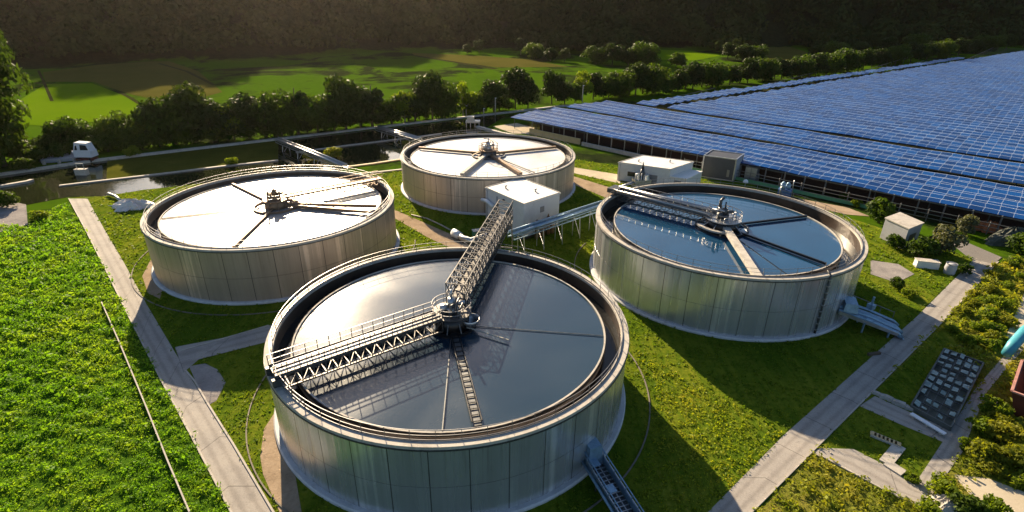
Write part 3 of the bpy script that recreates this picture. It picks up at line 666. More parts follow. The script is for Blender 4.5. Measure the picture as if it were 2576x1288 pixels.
# ------------------------------------------------------------------ outlets on tank walls
def chute(pw, pe, label, name='conveyor_chute', wd=1.5):
    t = thing(name, (pe.x, pe.y, 0), label, 'chute'); d = (pe-pw).normalized(); s = Vector((-d.y, d.x, 0)).normalized()*wd/2
    up = Vector((0, 0, 1)); fl = MB(); n = 8
    fl.bar(pw, pe, wd*.9, .1); fl.build('trough', M['dark_steel'], t)
    for k in (-1, 1):
        m = MB()
        for i in range(n):
            a, b = pw.lerp(pe, (i+.02)/n)+s*k, pw.lerp(pe, (i+.98)/n)+s*k
            m.hexa([a-s*.04, a+s*.04, b+s*.04, b-s*.04, a-s*.04+up*.75, a+s*.04+up*.75, b+s*.04+up*.75, b-s*.04+up*.75])
        m.build('side_plate', M['blue_steel'], t)
        h = MB(); h.bar(pw+s*k*1.06+up*1.25, pe+s*k*1.06+up*1.25, .08)
        for i in range(n+1): a = pw.lerp(pe, i/n)+s*k*1.06; h.bar(a, a+up*1.25, .07)
        h.build('handrail', M['blue_steel'], t)
    for i in (0, 1, 4):
        a, b = pw.lerp(pe, (i+.05)/n)+up*.80, pw.lerp(pe, (i+.95)/n)+up*(.80+.06*(i % 3))
        MB().hexa([a-s*.95, a+s*.05, b+s*.05, b-s*.95, a-s*.95+up*.05, a+s*.05+up*.05, b+s*.05+up*.05, b-s*.95+up*.05]).build('cover_plate', M['blue_steel'], t)
    rb = MB()
    for i in range(17): a = pw.lerp(pe, (i+.5)/17)+up*.12; rb.bar(a-s*.9, a+s*.9, .07, .12)
    for k in (-.3, .3): rb.bar(pw+s*k+up*.1, pe+s*k+up*.1, .08)
    rb.build('rung', M['steel'], t)
    pi = MB(); pi.tube([pw-s*1.35+up*.35, pe-s*1.35+up*.35], .13, 10); pi.build('pipe', M['blue_steel'], t, True)
    br = MB()
    for i in range(n+1):
        a = pw.lerp(pe, i/n)
        for k in (-1, 1): br.bar(a+s*k*1.05+up*.72, a+s*k*1.05-up*.05, .1)
    br.bar(pw-s*1.07+up*.78, pe-s*1.07+up*.78, .09); br.bar(pw+s*1.07+up*.78, pe+s*1.07+up*.78, .09); br.build('bracket', M['steel'], t)
    b = MB(); b.box(tuple(pw+d*.3+up*.9), (1.4, wd*.95, 2.0), math.atan2(d.y, d.x), .8); b.build('head_box', M['blue_steel'], t)
    l = MB()
    for f in (.35, .75):
        a = pw.lerp(pe, f)
        for k in (-1, 1):
            if a.z > .5: l.bar(a+s*k, Vector((a.x, a.y, 0))+s*k, .12)
    l.build('leg', M['dark_steel'], t)
    return t
pw = on_wall(1484, 1150, TANKS['A']); pe = at(1596, 1330, .6)
chute(pw, pe, 'blue grey steel chute running down from the wall of the closest tank')
pw = on_wall(2118, 775, TANKS['D']); pe = at(2252, 828, .7)
def flume(pw, pe, label):
    t = thing('outlet_flume', (pw.x, pw.y, 0), label, 'pipework'); d = (pe-pw); d.z = 0; d.normalize(); s = Vector((-d.y, d.x, 0)); up = Vector((0, 0, 1))
    for k, r, z in ((-.9, .26, .1), (-.2, .34, .3), (.6, .26, .2), (1.2, .18, .5)):
        MB().tube([pw-d*.5+s*k+up*z, pw.lerp(pe, .5)+s*k+up*(z+.1), pe+s*k*1.1+up*(z-.1), pe+d*.6+s*k*1.1+up*(z-.6)], r, 12).build('pipe', M['blue_steel'], t, True)
    for k in (-1.3, 1.5): m = MB(); m.bar(pw+s*k-d*.5, pe+s*k, .14, .4); m.build('beam', M['steel'], t)
    for f in (.4, .85):
        l = MB(); a = pw.lerp(pe, f)
        for k in (-1.25, 1.45): l.bar(a+s*k, Vector((a.x, a.y, 0))+s*k, .16)
        l.bar(a-s*1.5-up*.2, a+s*1.7-up*.2, .18); l.build('leg', M['blue_steel'], t)
    h = MB(); h.bar(pw+s*2+up*1.4, pe+s*2+up*1.3, .07)
    for i in range(5): a = pw.lerp(pe, i/4)+s*2; h.bar(a-up*.2, a+up*1.4, .06)
    h.build('handrail', M['rail'], t)
    v = MB(); v.box(tuple(pw+d*.7+up*.7), (1.6, 2.6, 1.1), math.atan2(d.y, d.x), .85); v.box(tuple(pw+d*3+up*.9), (.7, .7, .6), .4); v.cyl(tuple(pw+d*3+up*1.1), .14, 1.1, 8); v.build('valve_box', M['blue_steel'], t)
    g = MB()
    for k in (-.6, .7): a = pe+s*k; g.add([a+s*.7-up*.3, a-s*.7-up*.3, a-s*.6+d*.9-up*.65, a+s*.6+d*.9-up*.65], [(0, 1, 2, 3)])
    g.build('splash_plate', M['blue_steel'], t)
flume(pw, pe, 'blue grey outlet pipes on legs beside the blue water tank')
# conduit down the wall of D
a = on_wall(2082, 712, TANKS['D']); a0 = math.atan2(a.y-D.y, a.x-D.x); rr = TANKS['D']['R']
t = thing('downpipe', (D.x+(rr+.2)*math.cos(a0), D.y+(rr+.2)*math.sin(a0), 0), 'grey downpipe with clamps on the wall of the blue water tank', 'pipe')
m = MB(); m.tube([(D.x+(rr+.18)*math.cos(a0), D.y+(rr+.18)*math.sin(a0), z) for z in (.3, 4, 8.2)]+[(D.x+(rr-.4)*math.cos(a0), D.y+(rr-.4)*math.sin(a0), 8.7)], .13, 10); m.build('pipe', M['dark_steel'], t, True)
m = MB()
for i in range(9): m.box((D.x+(rr+.16)*math.cos(a0), D.y+(rr+.16)*math.sin(a0), .9+i*.85), (.34, .42, .14), a0)
m.build('clamp', M['steel'], t)

# ------------------------------------------------------------------ buildings
def box_building(name, cs, z0, z1, label, wall, roof, overhang=.12, parts=None, plinth=True, cat='building'):
    c = sum((Vector(q[:2]).to_3d() for q in cs), Vector())/4; t = thing(name, (c.x, c.y, 0), label, cat)
    MB().prism(cs, z0, z1-.02).build('wall', wall, t)
    ov = [c.xy.to_3d()+(Vector((q[0], q[1], 0))-c)*(1+overhang/((Vector((q[0], q[1], 0))-c).length)*1.4) for q in cs]
    MB().prism(ov, z1, z1+.18).build('roof', roof, t)
    if plinth: MB().prism([c.xy.to_3d()+(Vector((q[0], q[1], 0))-c)*.94 for q in cs], 0, z0-.004).build('plinth', M['dark_steel'], t)
    return t, c
def face_box(t, a, b, f0, f1, z0, z1, mat, name, out=.05):
    a, b = Vector((a[0], a[1], 0)), Vector((b[0], b[1], 0)); d = (b-a).normalized(); nrm = Vector((d.y, -d.x, 0))
    p, q = a.lerp(b, f0), a.lerp(b, f1); m = MB()
    m.hexa([(v.x, v.y, z) for z in (z0, z1) for v in (p-nrm*.02, q-nrm*.02, q+nrm*out, p+nrm*out)]); return m.build(name, mat, t)
GZ_ = 6.5
gc = [at(1222, 474, GZ_), at(1318, 516, GZ_), at(1408, 487, GZ_), at(1313, 456, GZ_)]
gc = [gc[0], gc[1], gc[2], gc[0]+gc[2]-gc[1]]
t, c = box_building('pump_house', gc, .9, GZ_, 'white flat roofed pump house between the tanks', M['white_wall'], M['white_roof'])
dr = face_box(t, gc[0], gc[1], .52, .70, .95, 4.2, M['door_grey'], 'door'); face_box(t, gc[1], gc[2], .45, .56, 4.2, 5.2, M['door_grey'], 'vent')
face_box(t, gc[0], gc[1], .30, .34, .95, 6.0, M['grey_wall'], 'pilaster', .08)
m = MB(); a, b = gc[0], gc[1]; d = (Vector(b)-Vector(a)).normalized(); nrm = Vector((d.y, -d.x, 0)); P0 = Vector((a.x, a.y, 4.3))+nrm*.45
m.tube([P0-d*.6, P0+d*.8+Vector((0, 0, .2)), P0+d*2.8+Vector((0, 0, -.25))], .34, 14); m.build('duct', M['white_paint'], t, True)
m = MB(); d2 = (Vector(gc[2])-Vector(gc[1])).normalized(); n2 = Vector((d2.y, -d2.x, 0)); Q0 = Vector((gc[1].x, gc[1].y, 0))+n2*.6
for f, z, r in ((2.6, 3.0, .35), (3.9, 2.5, .5), (5.4, 3.3, .35), (6.4, 2.4, .45)): m.cyl(tuple(Q0+d2*f), r, z, 14, r*.75); m.cyl(tuple(Q0+d2*f+Vector((0, 0, z))), r*.5, .5, 12, r*.2)
m.build('pump', M['brown_metal'], t, True)
# white store and annexe
wz = 4.0; wc = [at(1556, 410, wz), at(1686, 428, wz), at(1744, 409, wz)]; wc = [wc[0], wc[1], wc[2], wc[0]+wc[2]-wc[1]]
t, c = box_building('store_building', wc, .05, wz, 'wide low white store behind the blue water tank', M['white_wall'], M['white_roof'], plinth=False)
face_box(t, wc[0], wc[1], .62, .78, .1, 2.4, M['door_grey'], 'door'); face_box(t, wc[0], wc[1], .2, .35, 1.4, 2.4, M['glass_dark'], 'window')
wz = 2.4; wc2 = [at(1684, 445, wz), at(1728, 452, wz), at(1766, 433, wz)]; wc2 = [wc2[0], wc2[1], wc2[2], wc2[0]+wc2[2]-wc2[1]]
t, c = box_building('annexe', wc2, .05, wz, 'small white annexe in front of the wide store', M['white_wall'], M['white_roof'], plinth=False)
face_box(t, wc2[0], wc2[1], .3, .7, .1, 1.9, M['door_grey'], 'door')
# dark container
cz = 5.2; cc = [at(1772, 390, cz), at(1853, 401, cz), at(1871, 387, cz)]; cc = [cc[0], cc[1], cc[2], cc[0]+cc[2]-cc[1]]
t = thing('container', tuple((cc[0]+cc[2])/2*Vector((1, 1, 0)).x if 0 else ((cc[0].x+cc[2].x)/2, (cc[0].y+cc[2].y)/2, 0)), 'tall charcoal container with pale steel frame by the solar field', 'container')
MB().prism(cc, .25, cz-.12).build('body', M['charcoal'], t)
m = MB(); cen = Vector(t.location)
for i in range(4):
    a, b = cc[i], cc[(i+1) % 4]
    m.box((a.x, a.y, (cz+.25)/2), (.26, .26, cz-.1), math.atan2(b.y-a.y, b.x-a.x))
    for z in (.2, cz-.06): m.bar((a.x, a.y, z), (b.x, b.y, z), .22)
m.build('frame', M['steel'], t)
face_box(t, cc[1], cc[2], .1, .9, .4, cz-.4, M['grey_wall'], 'door', .04); face_box(t, cc[0], cc[1], .78, .86, 1.0, 2.6, M['rail'], 'control_panel', .12)
def roof_bits(t, cs, z, seedv):
    r = random.Random(seedv); c0, c1, c3 = Vector(cs[0]), Vector(cs[1]), Vector(cs[3])
    def P(f, g): q = c0+(c1-c0)*f+(c3-c0)*g; return Vector((q.x, q.y, z+.18))
    for f, g in ((.25, .3), (.7, .65)):
        m = MB(); q = P(f, g); m.cyl(tuple(q), .16, .45, 10); m.cyl(tuple(q+Vector((0, 0, .45))), .3, .14, 12, .08); m.build('roof_vent', M['steel'], t, True)
    m = MB()
    for a, b in ((P(0, 0), P(1, 0)), (P(0, 1), P(1, 1)), (P(0, 0), P(0, 1)), (P(1, 0), P(1, 1))): m.bar(a+Vector((0, 0, .03)), b+Vector((0, 0, .03)), .14, .12)
    m.build('parapet', M['concrete'], t)
    d = (c1-c0).normalized(); d.z = 0; nr = Vector((d.y, -d.x, 0)); q = P(.04, 0)+nr*.1
    m = MB(); m.tube([q-Vector((0, 0, .3)), Vector((q.x, q.y, .3))], .07, 8); m.build('downpipe', M['grey_wall'], t, True)
    q = P(.5, 0)+nr*.12; MB().box((q.x, q.y, z-.6), (.4, .22, .2), math.atan2(d.y, d.x)).build('wall_lamp', M['dark_steel'], t)
roof_bits(bpy.data.objects['pump_house'], gc, GZ_, 1); roof_bits(bpy.data.objects['store_building'], wc, 4.0, 2)
# cabinet, blue pump, lamp, mast
def cabinet(px, py, d, rz, mat, label, name='cabinet'):
    g = at(px, py); t = thing(name, tuple(g), label, 'cabinet'); MB().box((g.x, g.y, d[2]/2+.08), d, rz).build('body', mat, t)
    ca, sa = math.cos(rz), math.sin(rz)
    for k in (-.25, .25): MB().box((g.x+k*d[0]*ca+(d[1]/2+.02)*sa, g.y+k*d[0]*sa-(d[1]/2+.02)*ca, d[2]/2+.08), (d[0]*.44, .05, d[2]*.85), rz).build('door', M['steel'], t)
    MB().box((g.x, g.y, d[2]+.13), (d[0]*1.08, d[1]*1.08, .1), rz).build('lid', M['dark_steel'], t)
    MB().box((g.x, g.y, .04), (d[0]*.95, d[1]*.95, .08), rz).build('base', M['concrete'], t); return t
cabinet(1888, 452, (2.6, 1.6, 3.0), -.7, M['door_grey'], 'grey switch cabinet right of the charcoal container')
g = at(1972, 492); t = thing('pump_set', tuple(g), 'blue pump set standing behind the rim of the blue water tank', 'machinery')
MB().box((g.x, g.y, .7), (2.6, 1.9, 1.4), -.5).build('casing', M['blue_paint'], t)
m = MB(); m.cyl((g.x-.6, g.y, 1.4), .5, 1.3, 18); m.cyl((g.x-.6, g.y, 2.7), .5, .35, 18, .15); m.cyl((g.x+.6, g.y+.3, 1.4), .55, 1.0, 18); m.cyl((g.x+.6, g.y+.3, 2.4), .55, .4, 18, .15); m.build('vessel', M['blue_steel'], t, True)
m = MB(); m.tube([(g.x-1.4, g.y-.8, .2), (g.x-1.4, g.y-.8, 2), (g.x-.6, g.y-.4, 2.4)], .12, 8); m.tube([(g.x+1.3, g.y-.7, .1), (g.x+1.4, g.y, 2.6), (g.x+1.5, g.y, 3.4)], .09, 8); m.build('pipe', M['steel'], t, True)
g = at(1873, 472); t = thing('dome_lamp', tuple(g), 'small white dome on a short post by the grey cabinet', 'lamp')
MB().cyl((g.x, g.y, 0), .09, 1.2, 8).build('post', M['steel'], t); MB().lathe([(.02, 1.9), (.42, 1.7), (.58, 1.3), (.5, 1.12), (.05, 1.1)], 20, (g.x, g.y, 0), closed=False).build('dome', M['white_paint'], t, True)
g = at(1612, 470); t = thing('pump_tower', tuple(g), 'spired steel pump tower at the back rim of the blue water tank', 'machinery')
m = MB(); m.box((g.x, g.y, .9), (3.6, 2.2, 1.8), .2); m.cyl((g.x-.9, g.y, 1.8), .7, 1.2, 16, .5); m.cyl((g.x+.8, g.y-.2, 1.8), .9, 1.0, 16, .7); m.build('casing', M['steel'], t)
m = MB(); m.cyl((g.x, g.y, 1.8), .7, 2.2, 12, .35); m.cyl((g.x, g.y, 4), .32, 1.6, 10, .05); m.build('spire', M['dark_steel'], t, True)
m = MB()
for i in range(7):
    a = i*.9; m.tube([(g.x+1.6*math.cos(a), g.y+1.0*math.sin(a), .2), (g.x+1.5*math.cos(a), g.y+.9*math.sin(a), 2.2+.2*i), (g.x+.3*math.cos(a), g.y+.3*math.sin(a), 3.0)], .12, 8)
m.tube([(g.x-5, g.y-2.2, .5), (g.x-3, g.y-1, .9), (g.x-1, g.y, 1.2)], .3, 10); m.build('pipe', M['steel'], t, True)
# pipe stack against tank C
g = at(1196, 532); t = thing('pipe_stack', tuple(g), 'brown upright pipes and frame against the farthest tank', 'pipework')
m = MB()
for dx, h, r in ((-1.7, 5.6, .22), (-.9, 6.0, .28), (-.1, 5.0, .45), (.9, 5.8, .25), (1.6, 4.4, .2)):
    m.tube([(g.x+dx, g.y, .0), (g.x+dx+.1*random.uniform(-1, 1), g.y, h*.5), (g.x+dx, g.y+.1, h)], r, 10)
m.tube([(g.x-1.7, g.y-.3, 2.2), (g.x+.2, g.y-.5, 1.7), (g.x+2.2, g.y-.4, 1.9)], .16, 8); m.build('pipe', M['brown_metal'], t, True)
m = MB(); m.box((g.x+.6, g.y-.1, 5.7), (2.6, .9, .5)); m.box((g.x-1.4, g.y-.1, 5.8), (1.5, .8, .3)); m.build('header', M['steel'], t)
m = MB()
for z in (.9, 3.4): m.bar((g.x-2.1, g.y+.3, z), (g.x+2.1, g.y+.3, z), .12)
for dx in (-2.1, 2.1): m.bar((g.x+dx, g.y+.3, 0), (g.x+dx, g.y+.3, 5.4), .14)
m.build('frame', M['brown_metal'], t)
# pipe bridge from gangway to tank D
def pipe_bridge(p, q, zb, label, n_leg, mats, name='pipe_bridge', wd=1.6):
    t = thing(name, (p.x, p.y, 0), label, 'pipework'); d = (q-p).normalized(); s = Vector((-d.y, d.x, 0)).normalized(); up = Vector((0, 0, 1))
    for o_, r_, z_ in ((-.6, .22, .35), (-.1, .16, .3), (.45, .28, .4), (.1, .12, .75)):
        MB().tube([p+s*o_*wd/1.6+up*z_, p.lerp(q, .5)+s*o_*wd/1.6+up*(z_+.05), q+s*o_*wd/1.6+up*z_], r_, 10).build('pipe', mats[0], t, True)
    for k in (-1, 1):
        g = MB(); truss_side(g, p+s*k*wd/2-up*.55, q+s*k*wd/2-up*.55, .6, 10, .09); g.build('girder', mats[1], t)
    for i in range(n_leg):
        a = p.lerp(q, (i+.5)/n_leg); l = MB()
        l.bar(a-s*wd/2-up*.5, Vector((a.x, a.y, zb))-s*wd*.7, .14); l.bar(a+s*wd/2-up*.5, Vector((a.x, a.y, zb))+s*wd*.5, .14); l.bar(a+s*wd/2-up*.5, Vector((a.x, a.y, zb+.2))-s*wd*.5+d*.3, .08)
        l.build('leg', mats[2], t)
    return t
pipe_bridge(at(1285, 592, 3.6), at(1515, 516, 4.6), 0, 'blue steel pipe bridge on legs between the gangway and the blue water tank', 5, (M['blue_steel'], M['blue_steel'], M['steel']))
t = pipe_bridge(at(700, 352, 2.2), at(868, 420, 2.6), -.1, 'pinkish pipe bridge crossing the canal behind the left tank', 4, (M['steel'], M['steel'], M['steel']))
t = pipe_bridge(at(950, 322, 2.2), at(1055, 352, 2.6), -.1, 'pipe bridge crossing the canal to the farthest tank', 3, (M['steel'], M['steel'], M['steel']))
g = at(1160, 612); t = thing('bent_pipe', tuple(g), 'grey bent pipe lying behind the closest tank', 'pipe')
MB().tube([at(1150, 590, .5), at(1165, 600, .6), at(1185, 606, .7), at(1215, 596, .9), at(1250, 585, 1.4)], .55, 12).build('pipe', M['steel'], t, True)
MB().tube([at(1142, 586, .6), at(1158, 594, .6)], [.8, .62], 14).build('flange', M['white_paint'], t, True)
m = MB()
for i in range(5): a = at(1170+i*5, 612, 0); m.bar(a, a+Vector((0, .3, .7)), .12)
m.build('support', M['steel'], t)
g = at(1212, 592); t = thing('green_cabinet', tuple(g), 'low green cabinet on the lawn by the pump house', 'cabinet')
MB().box((g.x, g.y, .55), (3.2, 1.1, .9), .35).build('body', M['green_paint'], t); MB().box((g.x, g.y, 1.06), (3.3, 1.2, .1), .35).build('lid', M['steel'], t)
m = MB()
for dx in (-1.3, 1.3): m.box((g.x+dx*math.cos(.35), g.y+dx*math.sin(.35), .05), (.3, .9, .1), .35)
m.build('foot', M['concrete'], t)
t = thing('hose', tuple(at(1100, 566)), 'thin pale hose curving across the lawn from the tan track', 'hose')
MB().tube([at(1035, 540, .15), at(1075, 550, .15), at(1110, 566, .15), at(1145, 585, .3)], .12, 8).build('tube', M['concrete'], t, True)

# ------------------------------------------------------------------ canal
WAT = PX((-80, 452), (0, 444), (250, 407), (700, 355), (1150, 303), (1275, 290), (1230, 318), (1190, 340), (1010, 404), (870, 424), (360, 478), (262, 494), (172, 496), (66, 516), (-80, 545))
struct(MB().sheet(WAT, .035).build('canal_water', M['water_canal']), 'dark still canal water behind the left tank', cat='water')
flat('lawn', PX((270, 406), (470, 381), (700, 355), (700, 404), (560, 419), (400, 439), (268, 454)), .05, M['olive'], 'olive grass strip between the canal edge and the low mid wall', 'lawn')
strip('canal_wall', PX((-80, 455), (0, 442), (250, 405), (470, 379), (700, 352), (950, 322), (1150, 299), (1290, 283), (1400, 270), (1500, 262)), 1.0, 0, M['concrete'], 'pale concrete edge along the far side of the canal', 'wall', .55)['kind'] = 'structure'
strip('canal_wall', PX((150, 469), (260, 456), (400, 440), (560, 420), (700, 405)), .7, 0, M['kerb'], 'low mid wall standing in the canal on the left', 'wall', .3)
strip('canal_wall', PX((745, 385), (870, 368), (1000, 352), (1110, 338)), .7, 0, M['kerb'], 'low mid wall in the canal behind the farthest tank', 'wall', .3)
strip('canal_wall', PX((870, 422), (940, 413), (1012, 402)), .8, 0, M['tan_wall'], 'sunlit bank edge of the canal between two tanks', 'wall', .3)
strip('canal_wall', PX((880, 442), (940, 436), (1012, 428)), .6, 0, M['concrete'], 'pale kerb wall on the grass between two tanks', 'wall', .3)
strip('canal_wall', PX((-80, 492), (0, 472), (70, 460), (82, 456)), .9, 0, M['concrete'], 'pale concrete wall at the left end of the canal', 'wall', .5)
strip('canal_wall', PX((1200, 322), (1260, 338), (1330, 352)), 1.0, 0, M['concrete'], 'pale concrete wall from the canal to the farthest tank', 'wall', .7)
flat('pavement', PX((1240, 318), (1300, 310), (1345, 322), (1330, 338), (1290, 336)), .05, M['cream'], 'cream hardstanding at the corner of the solar field', 'pavement')
g = at(150, 418); t = thing('landing_stage', tuple(g), 'blue grey concrete landing beside the white truck', 'platform')
lc = PX((105, 412), (195, 405), (195, 388), (108, 392)); MB().prism(lc, .1, .9).build('slab', M['grey_wall'], t)
m = MB()
for q in PX((112, 414), (150, 411), (188, 407)): m.box((q.x, q.y, .45), (.5, .5, .9))
m.build('pile', M['concrete'], t)
# truck
TZ = 1.3
g = at(222, 406); t = thing('truck', tuple(g), 'small white truck standing at the canal edge', 'truck')
x, y = g.x, g.y
MB().hexa([(x-3, y-1.2, 1.0*TZ), (x+3, y-1.2, 1.0*TZ), (x+3, y+1.2, 1.0*TZ), (x-3, y+1.2, 1.0*TZ), (x-2.9, y-1.15, 2.2*TZ), (x+2.9, y-1.15, 2.2*TZ), (x+2.9, y+1.15, 2.2*TZ), (x-2.9, y+1.15, 2.2*TZ)]).build('body', M['white_paint'], t)
MB().hexa([(x-2.7, y-1.12, 2.2*TZ), (x+2.7, y-1.12, 2.2*TZ), (x+2.7, y+1.12, 2.2*TZ), (x-2.7, y+1.12, 2.2*TZ), (x-1.9, y-.95, 3.7*TZ), (x+2.1, y-.95, 3.55*TZ), (x+2.1, y+.95, 3.55*TZ), (x-1.9, y+.95, 3.7*TZ)]).build('cab', M['white_paint'], t)
MB().hexa([(x-.3, y-1.16, 2.35*TZ), (x+2.4, y-1.16, 2.35*TZ), (x+2.4, y-1.0, 2.35*TZ), (x-.3, y-1.0, 2.35*TZ), (x-.1, y-1.03, 3.3*TZ), (x+1.9, y-1.03, 3.2*TZ), (x+1.9, y-.9, 3.2*TZ), (x-.1, y-.9, 3.3*TZ)]).build('window', M['glass_dark'], t)
MB().hexa([(x-2.2, y-1.16, 2.35*TZ), (x-1.3, y-1.16, 2.35*TZ), (x-1.3, y-1., 2.35*TZ), (x-2.2, y-1., 2.35*TZ), (x-1.8, y-1.03, 3.1*TZ), (x-1.3, y-1.03, 3.2*TZ), (x-1.3, y-.9, 3.2*TZ), (x-1.8, y-.9, 3.1*TZ)]).build('window', M['glass_dark'], t)
MB().box((x, y, .72), (5.6, 2.1, .55)).build('skirt', M['red_brown'], t)
for dx in (-1.9, 1.9): MB().tube([(x+dx, y-1.15, .5), (x+dx, y+1.15, .5)], .5, 18).build('wheel', M['black'], t, True)
for dx in (-3.15, 3.1*TZ): MB().box((x+dx, y-1.1, 2.6), (.18, .3, .6)).build('mirror', M['white_paint'], t)
t.scale = (.7, 1, 1)
# block standing in for the truck reflection on the canal, white sheeting heap
g = at(208, 440); t = thing('truck_reflection', tuple(g), 'pale block standing in for the white truck reflection in the canal', 'reflection_block'); MB().box((g.x, g.y, .7), (2.6, 1.0, 1.4)).build('block', M['concrete'], t)
m = MB(); m.bar((g.x-.8, g.y, 1.4), (g.x-.8, g.y, 2.6), .15); m.bar((g.x+.8, g.y, 1.4), (g.x+.8, g.y, 2.6), .15); m.bar((g.x-.9, g.y, 2.6), (g.x+.9, g.y, 2.6), .15); m.build('frame', M['steel'], t)
def heap(px, py, rx, ry, h, mat, label, name, cat, seedv, rough=.35):
    g = at(px, py); r2 = np.random.default_rng(seedv); m = MB(); n, k = 36, 9; ph = r2.uniform(0, 6, 8)
    for j in range(k+1):
        f = j/k
        for i in range(n):
            a = 2*PI*i/n; wob = 1+rough*(.5*math.sin(3*a+ph[0])+.35*math.sin(7*a+ph[1]+f*4)+.4*(r2.random()-.5))
            m.v.append((g.x+rx*(1-f)*wob*math.cos(a), g.y+ry*(1-f)*wob*math.sin(a), h*(1-(1-f)**2)*(.8+.35*r2.random()) if j else 0.))
    for j in range(k):
        for i in range(n): m.f.append((j*n+i, j*n+(i+1) % n, (j+1)*n+(i+1) % n, (j+1)*n+i))
    o = m.build(name, mat); return tag(o, label, cat)
heap(335, 522, 4.2, 1.8, 1.6, M['sheet_white'], 'crumpled white sheeting heap at the rim of the left tank', 'sheeting_heap', 'heap', 3, .6)
heap(2480, 578, 3.2, 1.6, 1.6, M['orange'], 'rusty orange scrap heap in front of the solar field', 'scrap_heap', 'heap', 4, .5)
heap(2545, 610, 4.5, 2.5, 2.6, M['soil'], 'dark compost mound at the end of the straight road', 'compost_heap', 'heap', 6, .3)
tag(MB().tube([at(272, 487, .5), at(290, 494, .5), at(305, 506, .4)], .28, 10).build('drain_pipe', M['steel'], None, True), 'short mauve drain pipe at the canal bank', 'pipe')
# lamp poles
for i, (px, py, h, lb) in enumerate(((907, 325, 7.2, 'slim pole at the canal edge behind the left tank, leaning slightly'), (1052, 298, 6.4, 'pale slim pole at the canal edge behind the farthest tank'), (1246, 292, 6.0, 'slim pole right of the pipe bridges, near the solar field'), (1173, 292, 3.4, 'short pole beside the canal corner equipment'), (1217, 296, 3.0, 'shortest pole with white top near the canal corner'), (1464, 268, 7.6, 'pale bare pole among trees behind the solar field'))):
    g = at(px, py); t = thing('lamp_pole', tuple(g), lb, 'pole', 'slim poles along the canal')
    MB().tube([(g.x, g.y, 0), (g.x-.15*(i == 0), g.y, h*.5), (g.x-.4*(i == 0), g.y, h)], [.17, .14, .1], 8).build('post', M['concrete'], t, True)
    MB().box((g.x-.4*(i == 0)+.15, g.y, h+.06), (.6, .22, .14)).build('lamp_head', M['white_paint'], t)
g = at(1190, 318); t = thing('screen_house', tuple(g), 'grey intake frame in the corner of the canal', 'machinery')
m = MB(); m.box((g.x, g.y, 1.6), (4.5, 3, .5)); m.box((g.x-.7, g.y, 2.5), (2.2, 1.8, 1.3)); m.build('housing', M['steel'], t)
m = MB()
for dx in (-2, -.7, .7, 2): m.bar((g.x+dx, g.y-1.3, 0), (g.x+dx, g.y-1.3, 1.4), .2)
m.build('leg', M['steel'], t)

# ------------------------------------------------------------------ solar field
O = Vector((4.8, 167.4, 0)); U = Vector((math.cos(R_(-43.5)), math.sin(R_(-43.5)), 0)); Vv = Vector((-U.y, U.x, 0))
def sp(u, v, z): q = O+U*u+Vv*v; return Vector((q.x, q.y, z))
def solar_block(v0, v1, ul, ur, label, posts_front=False, z0=3.5, rise=.55, pitch=4.7):
    t = thing('solar_array', tuple(sp((ul(v0)+ur(v0))/2, (v0+v1)/2, 0)), label, 'solar panels', 'blue solar arrays')
    n = max(1, round((v1-v0)/pitch)); pt = (v1-v0)/n
    for i in range(n):
        va, vb = v0+i*pt, v0+(i+1)*pt-.16; a, b = ul((va+vb)/2)+random.uniform(-.8, .8), ur((va+vb)/2)
        k = max(2, int((b-a)/4)); m = MB(); ph = random.uniform(0, 6); uvs = []
        for j in range(k+1):
            u = a+(b-a)*j/k; wv = .10*math.sin(u*.11+ph)+.07*math.sin(u*.37+ph*2)+random.uniform(-.03, .03)
            fz = z0+wv; m.v += [tuple(sp(u, va, fz)), tuple(sp(u, vb, fz+rise)), tuple(sp(u, vb, fz+rise-.09)), tuple(sp(u, va, fz-.09))]
            uvs.append((u, 0))
        for j in range(k):
            o = j*4
            for q in range(4): m.f.append((o+q, o+4+q, o+4+(q+1) % 4, o+(q+1) % 4))
        m.f.append((0, 1, 2, 3)); m.f.append((k*4+3, k*4+2, k*4+1, k*4))
        ob = m.build('panel_row', M['solar'], t); uv = ob.data.uv_layers.new(name='UVMap')
        for lp in ob.data.loops:
            vi = lp.vertex_index; uv.data[lp.index].uv = (uvs[vi//4][0], (0.02 if vi % 4 in (0, 3) else 4.58)+i*4.6)
    st = MB(); us = np.arange(ul(v0)+1, ur(v0), 9.)
    for u in us:
        for v in np.arange(v0+.6, v1, 11.8): st.bar(sp(u, v, 0), sp(u, v, z0-.05), .16)
    for v in np.arange(v0+.6, v1, 11.8): st.bar(sp(us[0], v, z0-.35), sp(us[-1], v, z0-.35), .14)
    st.bar(sp(us[0], v0+.6, z0-.35), sp(us[0], v1-.5, z0-.35), .14)
    st.build('under_frame', M['dark_steel'], t)
    if posts_front:
        pm = None
        for i, u in enumerate(np.arange(ul(v0)+9, ur(v0), 4.1)):
            if pm is None: pm = MB().box((0, 0, (z0-.05)/2), (.2, .2, z0-.05)).build('post', M['rail'], t, local=True); o = pm
            else: o = pm.copy(); col.objects.link(o)
            o.location = sp(u, v0-.15, 0)-Vector(t.location)
        m = MB(); m.bar(sp(ul(v0)+9, v0-.15, z0-.3), sp(ur(v0), v0-.15, z0-.3), .12, .2); m.build('eaves_beam', M['dark_steel'], t)
        MB().bar(sp(ul(v0)+9, v0+3.5, 1.55), sp(ur(v0), v0+3.5, 1.55), .2, 3.1).build('shade_wall', M['canopy_shade'], t)  # dark sheet painted as the shade under the panel canopy
    return t
RIGHT_U = 138.
solar_block(.3, 21.6, lambda v: -8., lambda v: 122., 'frontmost solar array, bright blue grid, on posts above the fence', True)
